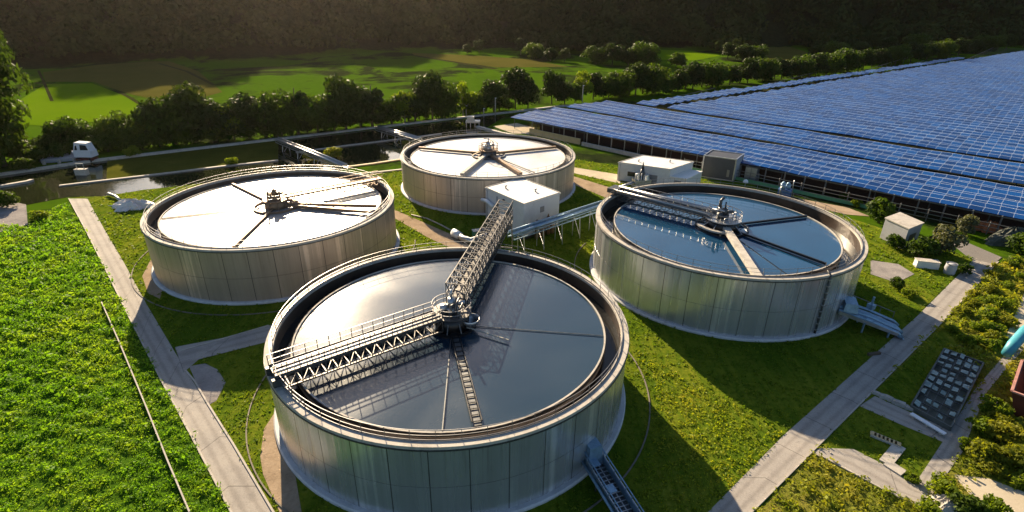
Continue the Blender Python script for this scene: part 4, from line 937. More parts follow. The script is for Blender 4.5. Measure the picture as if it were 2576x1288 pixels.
solar_block(26.2, 44.4, lambda v: -8+.16*(v-25)+1.5, lambda v: 126., 'second solar array, between the two dark gaps')
E_ = [50., 120., 215., 330., 520.]
for i, lb in enumerate(('third solar array, broad blue field just beyond the second dark gap', 'fourth solar array, rippled blue field in mid distance', 'fifth solar array, paler blue field near the far trees', 'last solar array, hazy blue strip reaching the far corner')):
    solar_block(E_[i], E_[i+1]-2.2, lambda v: 9.6+.16*v, lambda v: RIGHT_U, lb, pitch=4.75)
solar_block(50., 110., lambda v: -2+.16*v, lambda v: 5.0+.16*v, 'narrow pale strip of panels left of the service path, front part')
solar_block(112., 200., lambda v: -1+.16*v, lambda v: 4.6+.16*v, 'narrow pale strip of panels along the trees, middle part')
solar_block(202., 360., lambda v: 0+.16*v, lambda v: 4.6+.16*v, 'narrow pale strip of panels along the trees, farthest part')
struct(MB().sheet([sp(-10, -1, 0), sp(140, -1, 0), sp(140, 525, 0), sp(80, 525, 0), sp(-6, 24, 0)], .03).build('bare_ground', M['ditch']), 'dark bare earth under the solar field')
# fence in front
t = thing('rail_fence', tuple(sp(70, -1.6, 0)), 'white two rail fence in front of the blue solar field', 'fence')
for z in (.75, 1.5, 2.2):
    m = MB(); m.bar(sp(52, -1.6, z), sp(124, -1.6, z), .10); m.build('rail', M['rail'], t)
pm = None
for i, u in enumerate(np.arange(52, 124.1, 4.5)):
    if pm is None: pm = MB().box((0, 0, 1.25), (.14, .14, 2.5)).build('post', M['rail'], t, local=True); o = pm
    else: o = pm.copy(); col.objects.link(o)
    o.location = sp(u, -1.6, 0)-Vector(t.location)
MB().bar(sp(52, -1.7, .35), sp(94, -1.7, .35), .06, .7).build('green_mesh', M['green_paint'], t)
tag(MB().bar(sp(1, -.9, .8), sp(20, -.9, .8), .35, 1.6).build('block_wall', M['tan_wall']), 'low tan block wall under the left end of the solar field', 'wall')
tag(MB().bar(sp(21, -1.3, .5), sp(44, -1.3, .5), .5, 1.0).build('stone_wall', M['stone']), 'low stone wall below the solar field, left of the container', 'wall')
# ------------------------------------------------------------------ right side things
sz = 3.6; s0 = at(2228, 550, sz); s1 = at(2284, 598, sz) ; s1 = at(2286, 577, sz); s2 = at(2322, 562, sz)
shc = [s0, s1, s2, s0+s2-s1]
t, c = box_building('garden_shed', shc, .05, sz, 'grey rendered shed among bushes right of the blue water tank', M['grey_wall'], M['concrete'], plinth=False)
face_box(t, shc[1], shc[2], .25, .7, .1, 2.3, M['charcoal'], 'door')
g = at(2328, 672); t = thing('concrete_block', tuple(g), 'pale concrete block on the grass below the grey shed', 'block'); MB().box((g.x, g.y, .55), (3.1, 1.2, 1.1), -.25, .97).build('block', M['white_wall'], t); MB().box((g.x, g.y, 1.14), (3.2, 1.3, .08), -.25).build('cap', M['concrete'], t)
g = at(2386, 688); t = thing('barrel', tuple(g), 'grey blue barrel on the grass near the straight road', 'barrel')
MB().lathe([(.0, 0), (.72, 0), (.76, .3), (.72, .5), (.78, .9), (.72, 1.3), (.70, 1.6), (0, 1.62)], 24, tuple(g), closed=False).build('body', M['grey_wall'], t, True); MB().lathe([(.66, 1.6), (.74, 1.6), (.74, 1.7), (.66, 1.7)], 24, tuple(g)).build('hoop', M['steel'], t)
# cold frame
k0, k1, k2, k3 = PX((2288, 1030), (2388, 1085), (2470, 922), (2372, 886))
t = thing('cold_frame', tuple((k0+k2)/2), 'dark frame bed of broken glass panes beside the narrow lane', 'cold frame')
MB().prism([k0, k1, k2, k3], .03, .25).build('soil', M['soil'], t)
m = MB()
for a, b in ((k0, k1), (k1, k2), (k2, k3), (k3, k0)): m.bar(a+Vector((0, 0, .28+.006*(a.x % 3))), b+Vector((0, 0, .28+.006*(a.x % 3))), .16, .56)
m.build('frame', M['dark_concrete'], t)
m = MB()
for i in range(1, 10): m.bar(k0.lerp(k3, i/10)+Vector((0, 0, .5)), k1.lerp(k2, i/10)+Vector((0, 0, .5)), .07)
for i in range(1, 5): m.bar(k0.lerp(k1, i/5)+Vector((0, 0, .46)), k3.lerp(k2, i/5)+Vector((0, 0, .46)), .05)
m.build('glazing_bar', M['dark_steel'], t)
rs = random.Random(5)
for i in range(10):
    for j in range(5):
        if rs.random() < (.1 if i > 2 else .3): continue
        f0, f1, g0, g1 = (i+rs.uniform(.08, .25))/10, (i+rs.uniform(.5, .9))/10, (j+rs.uniform(.05, .2))/5, (j+rs.uniform(.7, .95))/5
        def bl(f, g, z): a = k0.lerp(k3, f); b = k1.lerp(k2, f); q = a.lerp(b, g); return (q.x, q.y, z)
        z = [.60+rs.uniform(-.05, .16) for _ in range(4)]; m = MB()
        m.hexa([bl(f0, g0, z[0]), bl(f0, g1, z[1]), bl(f1, g1, z[2]), bl(f1, g0, z[3]), bl(f0, g0, z[0]+.02), bl(f0, g1, z[1]+.02), bl(f1, g1, z[2]+.02), bl(f1, g0, z[3]+.02)])
        m.build('pane', M['pane'], t)
t = thing('steel_trough', tuple(at(2340, 1062)), 'pale blue steel gutter along the front of the cold frame', 'gutter')
a, b = at(2292, 1040, .35), at(2378, 1092, .35); MB().bar(a, b, .45, .12).build('channel', M['white_paint'], t); m = MB()
for f in (.1, .5, .9): q = a.lerp(b, f); m.box((q.x, q.y, .14), (.3, .3, .28))
m.build('foot', M['concrete'], t)
for i, f in enumerate(np.linspace(0, 1, 9)):
    q = at(2203, 992).lerp(at(2286, 1030), f); r = .32+.12*rs.random()
    o = MB().box((q.x, q.y, r*.5), (r*2.2, r*1.4, r), rs.uniform(-.4, .4)-.6, .75).build('edging_stone', M['stone'])
    tag(o, ('grey edging stone at the road end of the row by the cold frame', 'second edging stone of the row, next to the road end', 'third edging stone counting from the road', 'fourth edging stone counting from the road', 'middle edging stone in the row of nine', 'sixth edging stone counting from the road', 'seventh edging stone counting from the road', 'edging stone next to last towards the cold frame', 'edging stone touching the cold frame corner')[i], 'stone', 'edging stones leading to the cold frame')
# L wall
t = thing('low_wall', tuple(at(2250, 1130)), 'zigzag low concrete wall in the shaded lawn', 'wall')
m = MB()
for (a, b, wd) in (((2190, 1094), (2262, 1124), .7), ((2262, 1124), (2226, 1168), 1.0), ((2228, 1166), (2272, 1194), 1.0)):
    pa, pb = at(*a), at(*b); zz_ = .08+.012*(a[0] % 7); m.bar(pa+Vector((0, 0, zz_)), pb+Vector((0, 0, zz_)), wd, .2)
m.build('wall', M['concrete'], t)
m = MB()
for i in range(7): q = at(2190, 1094).lerp(at(2262, 1124), (i+.5)/7); m.box((q.x, q.y, .25), (.5, .5, .1), -.6)
m.build('coping_block', M['tan_wall'], t)
# skip with hoses, teal tube
sk0 = at(2518, 946, 2.2); g = at(2600, 975)
t = thing('skip', tuple(g), 'large red brown skip full of pale hose at the right edge', 'skip')
ang = math.atan2(-.72, .70); dx, dy = Vector((math.cos(ang), math.sin(ang), 0)), Vector((-math.sin(ang), math.cos(ang), 0))
L0 = at(2549, 1045)
def skp(u, v, z): return L0+dx*u+dy*v+Vector((0, 0, z))
m = MB(); lo, hi = .05, 2.6; bl_, br_, tl_, tr_ = 0, 6, -.8, 6.8
outer = [skp(0, 0, lo), skp(6, 0, lo), skp(6, 7, lo), skp(0, 7, lo), skp(-.9, -.2, hi), skp(6.9, -.2, hi), skp(6.9, 7.2, hi), skp(-.9, 7.2, hi)]
inn = [skp(-.7, 0, hi), skp(6.7, 0, hi), skp(6.7, 7, hi), skp(-.7, 7, hi), skp(.2, .2, .6), skp(5.8, .2, .6), skp(5.8, 6.8, .6), skp(.2, 6.8, .6)]
m.add(outer+inn, [(3, 2, 1, 0), (0, 1, 5, 4), (1, 2, 6, 5), (2, 3, 7, 6), (3, 0, 4, 7), (4, 5, 9, 8), (5, 6, 10, 9), (6, 7, 11, 10), (7, 4, 8, 11), (8, 9, 13, 12), (9, 10, 14, 13), (10, 11, 15, 14), (11, 8, 12, 15), (12, 13, 14, 15)])
m.build('body', M['red_brown'], t)
m = MB(); 
for a, b in ((4, 5), (5, 6), (6, 7), (7, 4)): m.bar(outer[a]+Vector((0, 0, .02)), outer[b]+Vector((0, 0, .02)), .22, .16)
m.build('rim', M['hose'], t)
m = MB()
for f in (.3, .6): m.bar(outer[0].lerp(outer[3], f)-dx*.12, outer[4].lerp(outer[7], f)-dx*.12, .2)
m.build('rib', M['red_brown'], t)
for i, lb in enumerate(('pale pink hose coil on top of the heap in the skip', 'white hose coil at the lane side of the skip', 'reddish hose coil lowest in the skip')):
    cx = skp(1.5+i*1.3, 2.2+i*1.6, 2.1+.25*(2-i)); m = MB(); pts = []
    for j in range(90): a = j*.32; r = .6+.5*rs.random()*.5+.008*j; pts.append(cx+Vector((r*math.cos(a), r*math.sin(a), .01*j*.6+.12*math.sin(a*1.7))))
    tag(m.tube(pts, .13, 7).build('hose_coil', (M['hose'], M['sheet_white'], M['orange'])[i], None, True), lb, 'hose', 'hose coils in the skip')
tag(MB().tube([at(2532, 890, 1.0), at(2550, 866, 1.6), at(2580, 832, 2.0), at(2640, 790, 2.2)], [.5, .6, .6, .6], 18).build('teal_tube', M['teal'], None, True), 'thick teal tube beside the cream yard', 'tube')
b = heap(2384, 1276, 1.5, 1.1, 1.0, M['stone'], 'pale boulder in the bushes of the bottom right corner', 'boulder', 'boulder', 12, .25)
q = at(2198, 893); tag(MB().box((q.x, q.y, .18), (1.6, .3, .3), .2).build('timber_log', M['bark']), 'short dark timber lying on the edge of the straight road', 'timber')

# ------------------------------------------------------------------ vegetation
def crown_pts(H, rx, lobes, n, z0, seedv, conic=0., shell=.8):
    r2 = np.random.default_rng(seedv); cs = []; tries = 0
    while len(cs) < lobes and tries < 4000:
        tries += 1
        q = r2.uniform(-1, 1, 3)
        if np.linalg.norm(q) > 1: continue
        zz = q[2]; k = 1-conic*max(zz, -.3)
        lr = r2.uniform(.26, .44)*rx*(1-.35*conic*(zz+1)/2)
        cs.append((q[0]*rx*.72*k, q[1]*rx*.72*k, z0+(H-z0)*(zz*.42+.40), lr))
    cs = np.array(cs); wgt = cs[:, 3]**2; idx = r2.choice(len(cs), n, p=wgt/wgt.sum())
    d = r2.normal(size=(n, 3)); d /= np.linalg.norm(d, axis=1)[:, None]; d[:, 2] = np.where(d[:, 2] < -.3, -d[:, 2]*.6, d[:, 2])
    rad = cs[idx, 3]*(shell+(1.12-shell)*r2.random(n)**.7)
    p = cs[idx, :3]+d*rad[:, None]*np.array([1, 1, .9]); p[:, 2] = np.maximum(p[:, 2], .15)
    nr = d+r2.normal(size=(n, 3))*.55; nr /= np.linalg.norm(nr, axis=1)[:, None]
    return p, nr, cs
def tree_proto(name, H, rx, lobes, n, z0, leaf, size, seedv, bark='bark', conic=0.):
    t = bpy.data.objects.new(name, None); col.objects.link(t)
    p, nr, cs = crown_pts(H, rx, lobes, n, z0, seedv, conic); r2 = np.random.default_rng(seedv+50)
    cr = link_mesh('crown', quads_mesh('crown', p, nr, size*r2.uniform(.6, 1.35, len(p)), M[leaf]), t)
    m = MB(); tr = max(.12, H*.018)
    m.tube([(0, 0, 0), (.05*H*r2.uniform(-.5, .5), .03*H*r2.uniform(-1, 1), H*.35), (.05*H*r2.uniform(-1, 1), .05*H*r2.uniform(-1, 1), H*.8)], [tr*1.3, tr, tr*.35], 8)
    for c in cs[:6]: m.tube([(0, 0, H*.22+.1*H*r2.random()), (c[0]*.5, c[1]*.5, c[2]*.75), (c[0], c[1], c[2])], [tr*.6, tr*.4, tr*.15], 5)
    tk = m.build('trunk', M[bark], t, True, local=True)
    return [t, [cr, tk], H, True, name]
PROTO = {
 'round': tree_proto('broadleaf_tree', 12, 6.0, 26, 3200, .6, 'leaf_dark', .62, 21),
 'wide': tree_proto('spreading_tree', 11, 7.2, 32, 3600, .5, 'leaf_mid', .62, 22),
 'tall': tree_proto('poplar_tree', 14, 3.4, 22, 2300, .5, 'leaf_dark', .58, 23, conic=.25),
 'loose': tree_proto('airy_tree', 12, 5.2, 15, 1700, 2.0, 'leaf_bright', .6, 24, 'pale_bark'),
 'dark': tree_proto('cypress_tree', 12, 5.4, 30, 3300, .8, 'leaf_dark', .6, 25, conic=.15),
 'giant': tree_proto('oak_tree', 30, 10.5, 46, 8000, 1.5, 'leaf_mid', .78, 27),
 'mid': tree_proto('alder_tree', 10, 5.6, 24, 2800, .4, 'leaf_mid', .6, 26),
}
KINDTXT = {'round': 'round dark tree', 'wide': 'broad green tree', 'tall': 'slender dark tree', 'loose': 'airy light green tree', 'dark': 'dense dark tree', 'mid': 'bushy green tree'}
def zt(g, Y):
    best, bz = 1e9, 0
    for z in np.arange(.5, 60, .25):
        v = Vector((g.x, g.y, z-HC)); dd = v.y*math.cos(PITCH)-v.z*math.sin(PITCH); u = v.y*math.sin(PITCH)+v.z*math.cos(PITCH)
        X_, Y_ = F*v.x/dd, -F*u/dd; yy = 644+X_*math.sin(ROLL)+Y_*math.cos(ROLL)
        if abs(yy-Y) < best: best, bz = abs(yy-Y), z
    return bz
def plant(kind, g, H, label, group, wide=1., protos=None):
    pr = (protos or PROTO)[kind]; s = H/pr[2]; rz = random.uniform(0, 6.28)
    if pr[3]:
        o = pr[0]; pr[3] = False; o.location = g; o.rotation_euler = (0, 0, rz); o.scale = (s*wide, s*wide, s)
    else: o = copy_tree(pr[0], pr[1], g, rz, (s*wide, s*wide, s))
    return tag(o, label, 'shrub' if protos is not None else 'tree', group)
ORD = ['first', 'second', 'third', 'fourth', 'fifth', 'sixth', 'seventh', 'eighth', 'ninth', 'tenth', 'eleventh', 'twelfth', '13th', '14th', '15th', '16th', '17th', '18th', '19th', '20th'] + ['%dth' % i if i % 10 not in (1, 2, 3) else {1: '%dst', 2: '%dnd', 3: '%drd'}[i % 10] % i for i in range(21, 80)]
def row(items, group, where):
    items = sorted(items, key=lambda q: q[0]); cnt = {}
    for (px, pb, pt, kind, wide) in items:
        i = cnt.get(kind, 0); cnt[kind] = i+1; g = at(px, pb)
        plant(kind, g, max(2.5, zt(g, pt)), '%s %s %s' % (ORD[i], KINDTXT[kind], where), group, wide)
big = at(12, 418); plant('giant', big, 45, 'towering tree at the left edge, taller than the horizon', 'big trees at the left edge', .62)
plant('giant', at(-30, 425), 30, 'tall tree cut by the left edge beside the towering tree', 'big trees at the left edge', .75)
plant('giant', at(-35, 455), 14, 'bushy tree below the towering tree at the left edge', 'big trees at the left edge', .9)
row([(60, 402, 335, 'mid', 1.3), (120, 392, 340, 'wide', 1.1), (178, 384, 290, 'mid', 1), (215, 378, 300, 'wide', .9), (262, 376, 318, 'mid', 1.1), (300, 372, 278, 'wide', .8), (345, 370, 300, 'mid', 1.2),
     (400, 364, 240, 'round', .9), (440, 362, 228, 'wide', .8), (490, 358, 200, 'round', .95), (545, 355, 226, 'dark', 1), (590, 350, 245, 'loose', 1), (628, 347, 228, 'round', 1), (672, 344, 236, 'dark', 1), (710, 342, 215, 'wide', .8), (752, 338, 188, 'tall', 1.15), (800, 334, 232, 'mid', 1.1)],
    'trees behind the canal', 'behind the canal, counted from the left')
row([(842, 330, 215, 'dark', .95), (872, 327, 180, 'round', .85), (908, 325, 188, 'dark', .9), (938, 322, 184, 'tall', 1.2), (985, 316, 240, 'mid', 1), (1020, 311, 215, 'loose', .9), (1045, 308, 205, 'dark', 1), (1088, 302, 172, 'round', .8), (1120, 298, 196, 'wide', .75), (1165, 292, 190, 'loose', .85), (1192, 288, 225, 'mid', .9),
     (1242, 281, 182, 'dark', 1.05), (1296, 274, 163, 'round', .9), (1328, 272, 185, 'dark', .9)],
    'trees behind the farthest tank', 'behind the farthest tank, from the left')
FARLINE = [(1388, 262, 172, 'round', .85), (1420, 262, 190, 'dark', .9), (1446, 258, 205, 'mid', .9), (1464, 255, 165, 'loose', .75), (1492, 250, 165, 'dark', .8), (1530, 246, 185, 'mid', 1), (1560, 243, 170, 'wide', .9), (1598, 240, 150, 'round', .95), (1640, 237, 152, 'wide', .85), (1668, 236, 190, 'mid', .9), (1705, 229, 160, 'dark', 1), (1742, 225, 150, 'round', .9), (1790, 220, 150, 'wide', .9), (1835, 214, 152, 'dark', 1), (1880, 209, 142, 'round', .9), (1925, 204, 146, 'wide', .9), (1965, 200, 138, 'dark', 1), (2010, 196, 138, 'wide', .9), (2050, 192, 128, 'round', 1), (2095, 186, 126, 'dark', 1), (2130, 181, 118, 'wide', .9), (2170, 175, 118, 'round', 1), (2210, 169, 110, 'dark', 1), (2250, 163, 108, 'wide', .9), (2290, 157, 102, 'round', 1), (2330, 151, 100, 'dark', 1), (2370, 146, 95, 'wide', .9), (2410, 140, 92, 'round', 1), (2450, 135, 90, 'dark', 1), (2490, 129, 84, 'wide', 1), (2530, 124, 82, 'round', 1), (2572, 119, 78, 'dark', 1)]
FARLINE += [((a[0]+b[0])/2+random.uniform(-6, 6), (a[1]+b[1])/2-random.uniform(2, 6), (a[2]+b[2])/2-random.uniform(-8, 5), random.choice(('round', 'mid', 'dark', 'wide')), 1.1) for a, b in zip(FARLINE[4:], FARLINE[5:])]
row(FARLINE,
    'trees along the solar field', 'along the solar field, from the left')
row([(1175, 136, 104, 'dark', 1), (1205, 134, 98, 'round', 1), (1310, 138, 92, 'round', 1), (1345, 147, 104, 'wide', 1.1), (1385, 153, 112, 'dark', 1.2), (1420, 156, 118, 'round', 1), (1500, 160, 112, 'wide', 1.2), (1540, 164, 105, 'round', 1.1), (1580, 166, 112, 'dark', 1.1), (1620, 166, 100, 'wide', 1.1), (1700, 170, 128, 'mid', 1.2), (1830, 150, 104, 'round', 1.1), (1868, 155, 100, 'dark', 1.2), (1900, 156, 108, 'wide', 1.1), (2050, 150, 108, 'round', 1.2), (2100, 148, 100, 'wide', 1.3), (2160, 140, 95, 'dark', 1.3), (2230, 132, 88, 'round', 1.3), (2300, 124, 80, 'wide', 1.3), (2380, 112, 74, 'dark', 1.3), (2460, 104, 66, 'round', 1.3), (2540, 96, 58, 'wide', 1.3)],
    'trees dotted at the hill foot', 'at the hill foot, from the left')

# shrubs near the camera on the right
SH = {'bush': tree_proto('bush', 2.4, 1.7, 14, 900, .15, 'leaf_bright', .26, 31), 'dry': tree_proto('dry_bush', 2.0, 1.7, 12, 800, .1, 'leaf_yellow', .26, 32),
      'deep': tree_proto('dark_bush', 3.4, 2.2, 16, 1300, .15, 'leaf_mid', .3, 33), 'grey': tree_proto('willow_bush', 5.0, 2.9, 18, 1700, .3, 'leaf_grey', .34, 34)}
for (k, px, pb, H, wd, lb) in (
    ('grey', 2362, 640, 5.6, 1.0, 'greyish drooping willow right of the grey shed'), ('deep', 2210, 560, 5.0, .9, 'dark bush on the left of the grey shed'), ('deep', 2310, 645, 3.6, 1.1, 'dark bush in front of the grey shed door'),
    ('deep', 2250, 625, 2.6, 1.0, 'low dark bush at the shed wall'), ('bush', 2155, 520, 2.2, 1.2, 'bright bush behind the rim of the blue water tank'), ('deep', 2120, 505, 1.8, 1.0, 'small dark bush on the yellow verge'),
    ('grey', 2430, 590, 4.2, .9, 'grey straggly bush in front of the solar fence'), ('deep', 2570, 640, 3.6, 1.2, 'dark bush by the compost mound'), ('bush', 2540, 670, 2.6, 1.2, 'bright bush below the compost mound'),
    ('deep', 2420, 690, 2.0, .9, 'small green bush beside the barrel'), ('bush', 2285, 745, 1.9, 1.2, 'sunny bush on the lawn right of the outlet pipes'), ('deep', 2255, 725, 1.8, 1.0, 'shaded bush on the lawn near the outlet pipes'),
    ('bush', 2480, 800, 2.2, 1.2, 'green bush right of the straight road'), ('bush', 2510, 770, 2.4, 1.2, 'taller green bush near the cream yard'), ('bush', 2455, 830, 2.0, 1.3, 'green bush just behind the cold frame'), ('dry', 2530, 820, 1.9, 1.2, 'yellow bush beside the cream yard'),
    ('dry', 2495, 860, 2.0, 1.1, 'yellow bush at the bend of the narrow lane'), ('bush', 2495, 1040, 2.6, 1.1, 'leafy bush in front of the skip'), ('bush', 2470, 1090, 2.4, 1.1, 'leafy bush right of the narrow lane'), ('dry', 2530, 1110, 2.6, 1.2, 'yellow bush below the skip'),
    ('dry', 2465, 1150, 2.4, 1.0, 'yellow bush above the cream path'), ('dry', 2550, 1170, 2.6, 1.2, 'large dry bush at the right edge above the cream path'), ('bush', 2430, 1130, 1.8, .9, 'small green bush at the narrow lane edge'),
    ('bush', 2375, 1245, 2.6, 1.1, 'vivid green bush next to the boulder'), ('bush', 2340, 1292, 2.0, 1.1, 'yellow green bush at the end of the linking path'), ('bush', 2500, 1298, 2.8, .8, 'upright plant on the cream path'), ('deep', 2430, 1296, 2.0, 1.2, 'shaded bush below the boulder'),
    ('bush', 2292, 1212, 1.2, 1.1, 'tiny sunny bush at the corner of the shaded lawn'), ('bush', 585, 415, 2.2, 1.0, 'small yellow bush on the canal wall behind the left tank'), ('dry', 790, 402, 2.2, 1.2, 'sunlit yellow bush in the canal by the pipe bridge'), ('dry', 845, 395, 2.6, 1.2, 'larger sunlit bush right of the pipe bridge'), ('bush', 100, 552, 1.8, 1.3, 'green bush beside the pale pad'), ('deep', 20, 520, 3.4, 1.2, 'dark bush at the left end of the canal'), ('deep', 60, 430, 3.2, 1.3, 'dark bush left of the landing'),
    ('bush', 330, 395, 3.0, 1.1, 'bush with pale blooms right of the white truck'), ('bush', 1180, 290, 3.0, 1.0, 'bright bush at the canal corner')):
    plant(k, at(px, pb), H*(.72 if k in ('bush', 'dry') and px > 2000 else 1), lb, 'bushes around the plant', wd, SH)

LOWB = sorted([(x+random.uniform(-12, 12), random.uniform(3.2, 5.4)) for x in list(range(70, 1290, 42))])
for i, (px, H) in enumerate(LOWB):
    plant('deep', at(px, np.interp(px, [0, 250, 700, 1150, 1300], [425, 386, 344, 292, 276])-random.uniform(0, 5)), H, '%s low bush under the canal trees, from the left' % ORD[i], 'low bushes under the canal trees', random.uniform(.95, 1.3), SH)
for i, (px, pb, k) in enumerate(((2450, 745, 'dry'), (2490, 735, 'dry'), (2535, 725, 'bush'), (2420, 790, 'dry'), (2445, 770, 'dry'), (2470, 765, 'bush'), (2400, 835, 'bush'), (2430, 860, 'bush'), (2500, 835, 'bush'), (2480, 870, 'bush'), (2570, 700, 'bush'), (2500, 700, 'dry'), (2520, 1075, 'dry'), (2560, 1140, 'dry'), (2500, 1150, 'dry'), (2480, 1185, 'dry'), (2560, 1215, 'bush'))):
    plant(k, at(px, pb), random.uniform(.9, 1.3), '%s low %s clump in the scrub right of the straight road, from the back' % (ORD[i], {'dry': 'yellow', 'bush': 'green'}[k]), 'clumps in the scrub', 1.5, SH)
CLEAR = [PX((1620, 118), (1740, 120), (1830, 138), (1760, 158), (1620, 158)), PX((1900, 108), (1990, 112), (2060, 133), (1990, 158), (1880, 158)), PX((1040, 128), (1330, 150), (1500, 168), (1500, 190), (1030, 190))]
# forest on the hills: one uncountable mass
def forest():
    n0 = 17000; a = R_(1)*rng.uniform(-52, 54, n0); r = rng.uniform(390, 1500, n0)**1.; x, y = r*np.sin(a), r*np.cos(a); h = hills(x, y)
    rb = np.interp(np.degrees(a), AZ, RB); ad = np.degrees(a); k = (r > rb+4-np.clip((ad-1)*12, 0, 85)) & (h < 190)
    for cl in CLEAR: k &= ~inside(x, y, cl)
    x, y, h = x[k], y[k], h[k]
    r = np.hypot(x, y); keep = rng.random(len(x)) < np.clip(520/r, .12, 1)*1.0; x, y, h, r = x[keep], y[keep], h[keep], r[keep]
    n = len(x); per = 84; R0 = rng.uniform(4., 11., n)*np.clip(r/520, .9, 1.9)
    d = rng.normal(size=(n, per, 3)); d /= np.linalg.norm(d, axis=2)[..., None]; d[..., 2] = np.abs(d[..., 2])*.95-.15
    c = np.stack([x, y, h+R0*.55], 1)[:, None]; p = c+d*(R0[:, None]*rng.uniform(.75, 1.1, (n, per)))[..., None]*np.array([1, 1, 1.15])
    nr = d+rng.normal(size=d.shape)*.45; nr /= np.linalg.norm(nr, axis=2)[..., None]
    sz = (R0[:, None]*rng.uniform(.2, .38, (n, per))).ravel()
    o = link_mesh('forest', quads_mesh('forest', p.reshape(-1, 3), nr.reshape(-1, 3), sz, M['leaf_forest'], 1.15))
    tag(o, 'dark forest covering the hills behind the fields', 'forest', None, 'stuff')
forest()
def tufts(name, poly, dens, size, hgt, mat, label, per, excl=(), near=None, spread=.5, clump=0., rows=0.):
    xs = [q[0] for q in poly]; ys = [q[1] for q in poly]; A_ = (max(xs)-min(xs))*(max(ys)-min(ys)); n = int(A_*dens)
    x, y = rng.uniform(min(xs), max(xs), n), rng.uniform(min(ys), max(ys), n); k = inside(x, y, poly)
    for e in excl:
        if isinstance(e, tuple): k &= np.hypot(x-e[0], y-e[1]) > e[2]
        else: k &= ~inside(x, y, e)
    dist = np.hypot(x, y); k &= rng.random(n) < np.clip(45/dist, .12, 1)**1.3
    ang = np.degrees(np.arctan2(x, y)); k &= (np.abs(ang) < 57) & (dist > 26)
    x, y = x[k], y[k]; n = len(x); sc_ = np.clip(np.hypot(x, y)/45, 1, 2.4)**.7*rng.uniform(.6, 1.4, n)
    if clump: sc_ *= .75+clump*np.sin(x*1.9+2*np.sin(y*.7))*np.sin(y*2.3+np.sin(x*.9))
    if rows: sc_ *= 1+rows*np.sin((x*.25+y*.97)*2*PI/2.1+.8*np.sin(x*.23))
    d = rng.normal(size=(n, per, 3)); d /= np.linalg.norm(d, axis=2)[..., None]; d[..., 2] = np.abs(d[..., 2])
    p = np.stack([x, y, np.full(n, .02)], 1)[:, None]+d*(spread*sc_)[:, None, None]*np.array([1, 1, hgt/spread])*rng.uniform(.5, 1, (n, per))[..., None]
    nr = d*np.array([1, 1, 1.])+rng.normal(size=d.shape)*.6; nr /= np.linalg.norm(nr, axis=2)[..., None]
    o = link_mesh(name, quads_mesh(name, p.reshape(-1, 3), nr.reshape(-1, 3), (size*sc_[:, None]*rng.uniform(.6, 1.3, (n, per))).ravel(), mat, 1.9))
    tag(o, label, 'grass', None, 'stuff'); return o
tufts('crop', CROP, 13, .115, .36, M['crop_leaf'], 'dense leafy green crop left of the long road', 13, (), spread=.40, clump=.4, rows=.3)
LR = LROAD[0]+list(reversed(LROAD[1])); RRp = RR[0]+list(reversed(RR[1]))
ex = [LR, RRp] + [(TANKS[k]['x'], TANKS[k]['y'], TANKS[k]['R']+.5) for k in 'ABCD'] + [PX((440, 874), (560, 851), (690, 816), (690, 856), (500, 905), (462, 938)), gc, wc, wc2, cc, PX((1435, 420), (1560, 440), (1560, 462), (1435, 434)), PX((1430, 440), (1560, 480), (1530, 500), (1432, 460)), PX((2190, 655), (2260, 665), (2300, 690), (2255, 712), (2190, 690)), PX((2010, 500), (2130, 522), (2190, 545), (2130, 540), (2000, 512)),
      PX((476, 922), (516, 915), (547, 930), (568, 962), (545, 1008), (524, 1020), (500, 978)), PX((700, 1025), (664, 1080), (655, 1150), (662, 1194), (706, 1295), (760, 1295), (735, 1150)), PX((380, 652), (358, 695), (372, 738), (402, 752), (420, 700)), PX((985, 525), (1020, 540), (1180, 610), (1170, 640), (1080, 600), (985, 545)), WAT]
tufts('lawn_grass', LAWN, 5.5, .11, .14, M['lawn_leaf'], 'short lawn grass between the tanks', 4, ex, spread=.25)
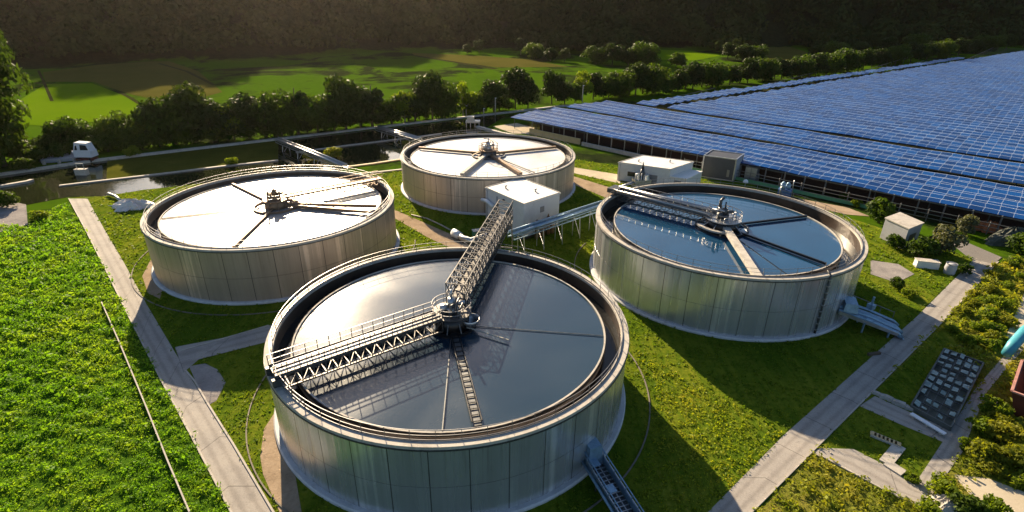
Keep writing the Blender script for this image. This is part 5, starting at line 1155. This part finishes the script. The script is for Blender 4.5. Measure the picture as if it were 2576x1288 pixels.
ex2 = [RRp, PX((2200, 997), (2402, 1089), (2372, 1113), (2161, 1022)), PX((2296, 1226), (2372, 1111), (2450, 983), (2517, 905), (2570, 850), (2590, 862), (2531, 928), (2480, 990), (2420, 1139), (2326, 1272)),
       PX((2062, 1128), (2147, 1131), (2219, 1168), (2310, 1228), (2330, 1274), (2244, 1242), (2147, 1189), (2042, 1140)), PX((2401, 1195), (2487, 1205), (2600, 1248), (2620, 1310), (2560, 1310), (2487, 1271), (2438, 1243), (2405, 1204)), PX((2524, 863), (2550, 800), (2576, 740), (2640, 700), (2640, 850), (2576, 870)), [k0, k1, k2, k3], [skp(0, 0, 0), skp(6, 0, 0), skp(6, 7, 0), skp(0, 7, 0)]]
SHADE_LAWN = PX((2060, 1120), (2380, 815), (2450, 850), (2372, 886), (2288, 1030), (2372, 1113), (2300, 1225))
flat('lawn', SHADE_LAWN, .03, M['lawn'], 'mown lawn around the cold frame and zigzag wall', 'lawn')
tufts('scrub', RIGHT, 9., .18, .45, M['scrub_leaf'], 'yellow green scrub right of the straight road', 7, ex2+[SHADE_LAWN], spread=.5, clump=.4)
tufts('lawn_grass', SHADE_LAWN, 6., .11, .14, M['lawn_leaf'], 'short grass around the cold frame and zigzag wall', 4, ex2, spread=.25)
ROUGH2 = PX((1600, 880), (1985, 1100), (1780, 1300), (1600, 1300))
tufts('tall_grass', ROUGH2, 6., .11, .22, M['tall_leaf'], 'sunlit tall yellow grass between the closest tank and the straight road', 5, [RRp, (TANKS['A']['x'], TANKS['A']['y'], 21.)], spread=.35)

# ------------------------------------------------------------------ air
hm = bpy.data.materials.new('hazy_air'); hm.use_nodes = True; ht = hm.node_tree
ht.nodes.remove(ht.nodes['Principled BSDF']); pv = ht.nodes.new('ShaderNodeVolumePrincipled')
pv.inputs['Color'].default_value = (1, .88, .82, 1); pv.inputs['Density'].default_value = .000027; pv.inputs['Anisotropy'].default_value = .84
ht.links.new(pv.outputs[0], ht.nodes['Material Output'].inputs['Volume'])
hz = MB().hexa([(-2650, -450, -1.), (3050, -450, -1.), (3050, 3050, -1.), (-2650, 3050, -1.), (-2650, -450, 330.), (3050, -450, 330.), (3050, 3050, 330.), (-2650, 3050, 330.)]).build('haze', hm)
tag(hz, 'thin warm haze in the valley air', 'haze', None, 'stuff')
scene.cycles.volume_bounces = 0
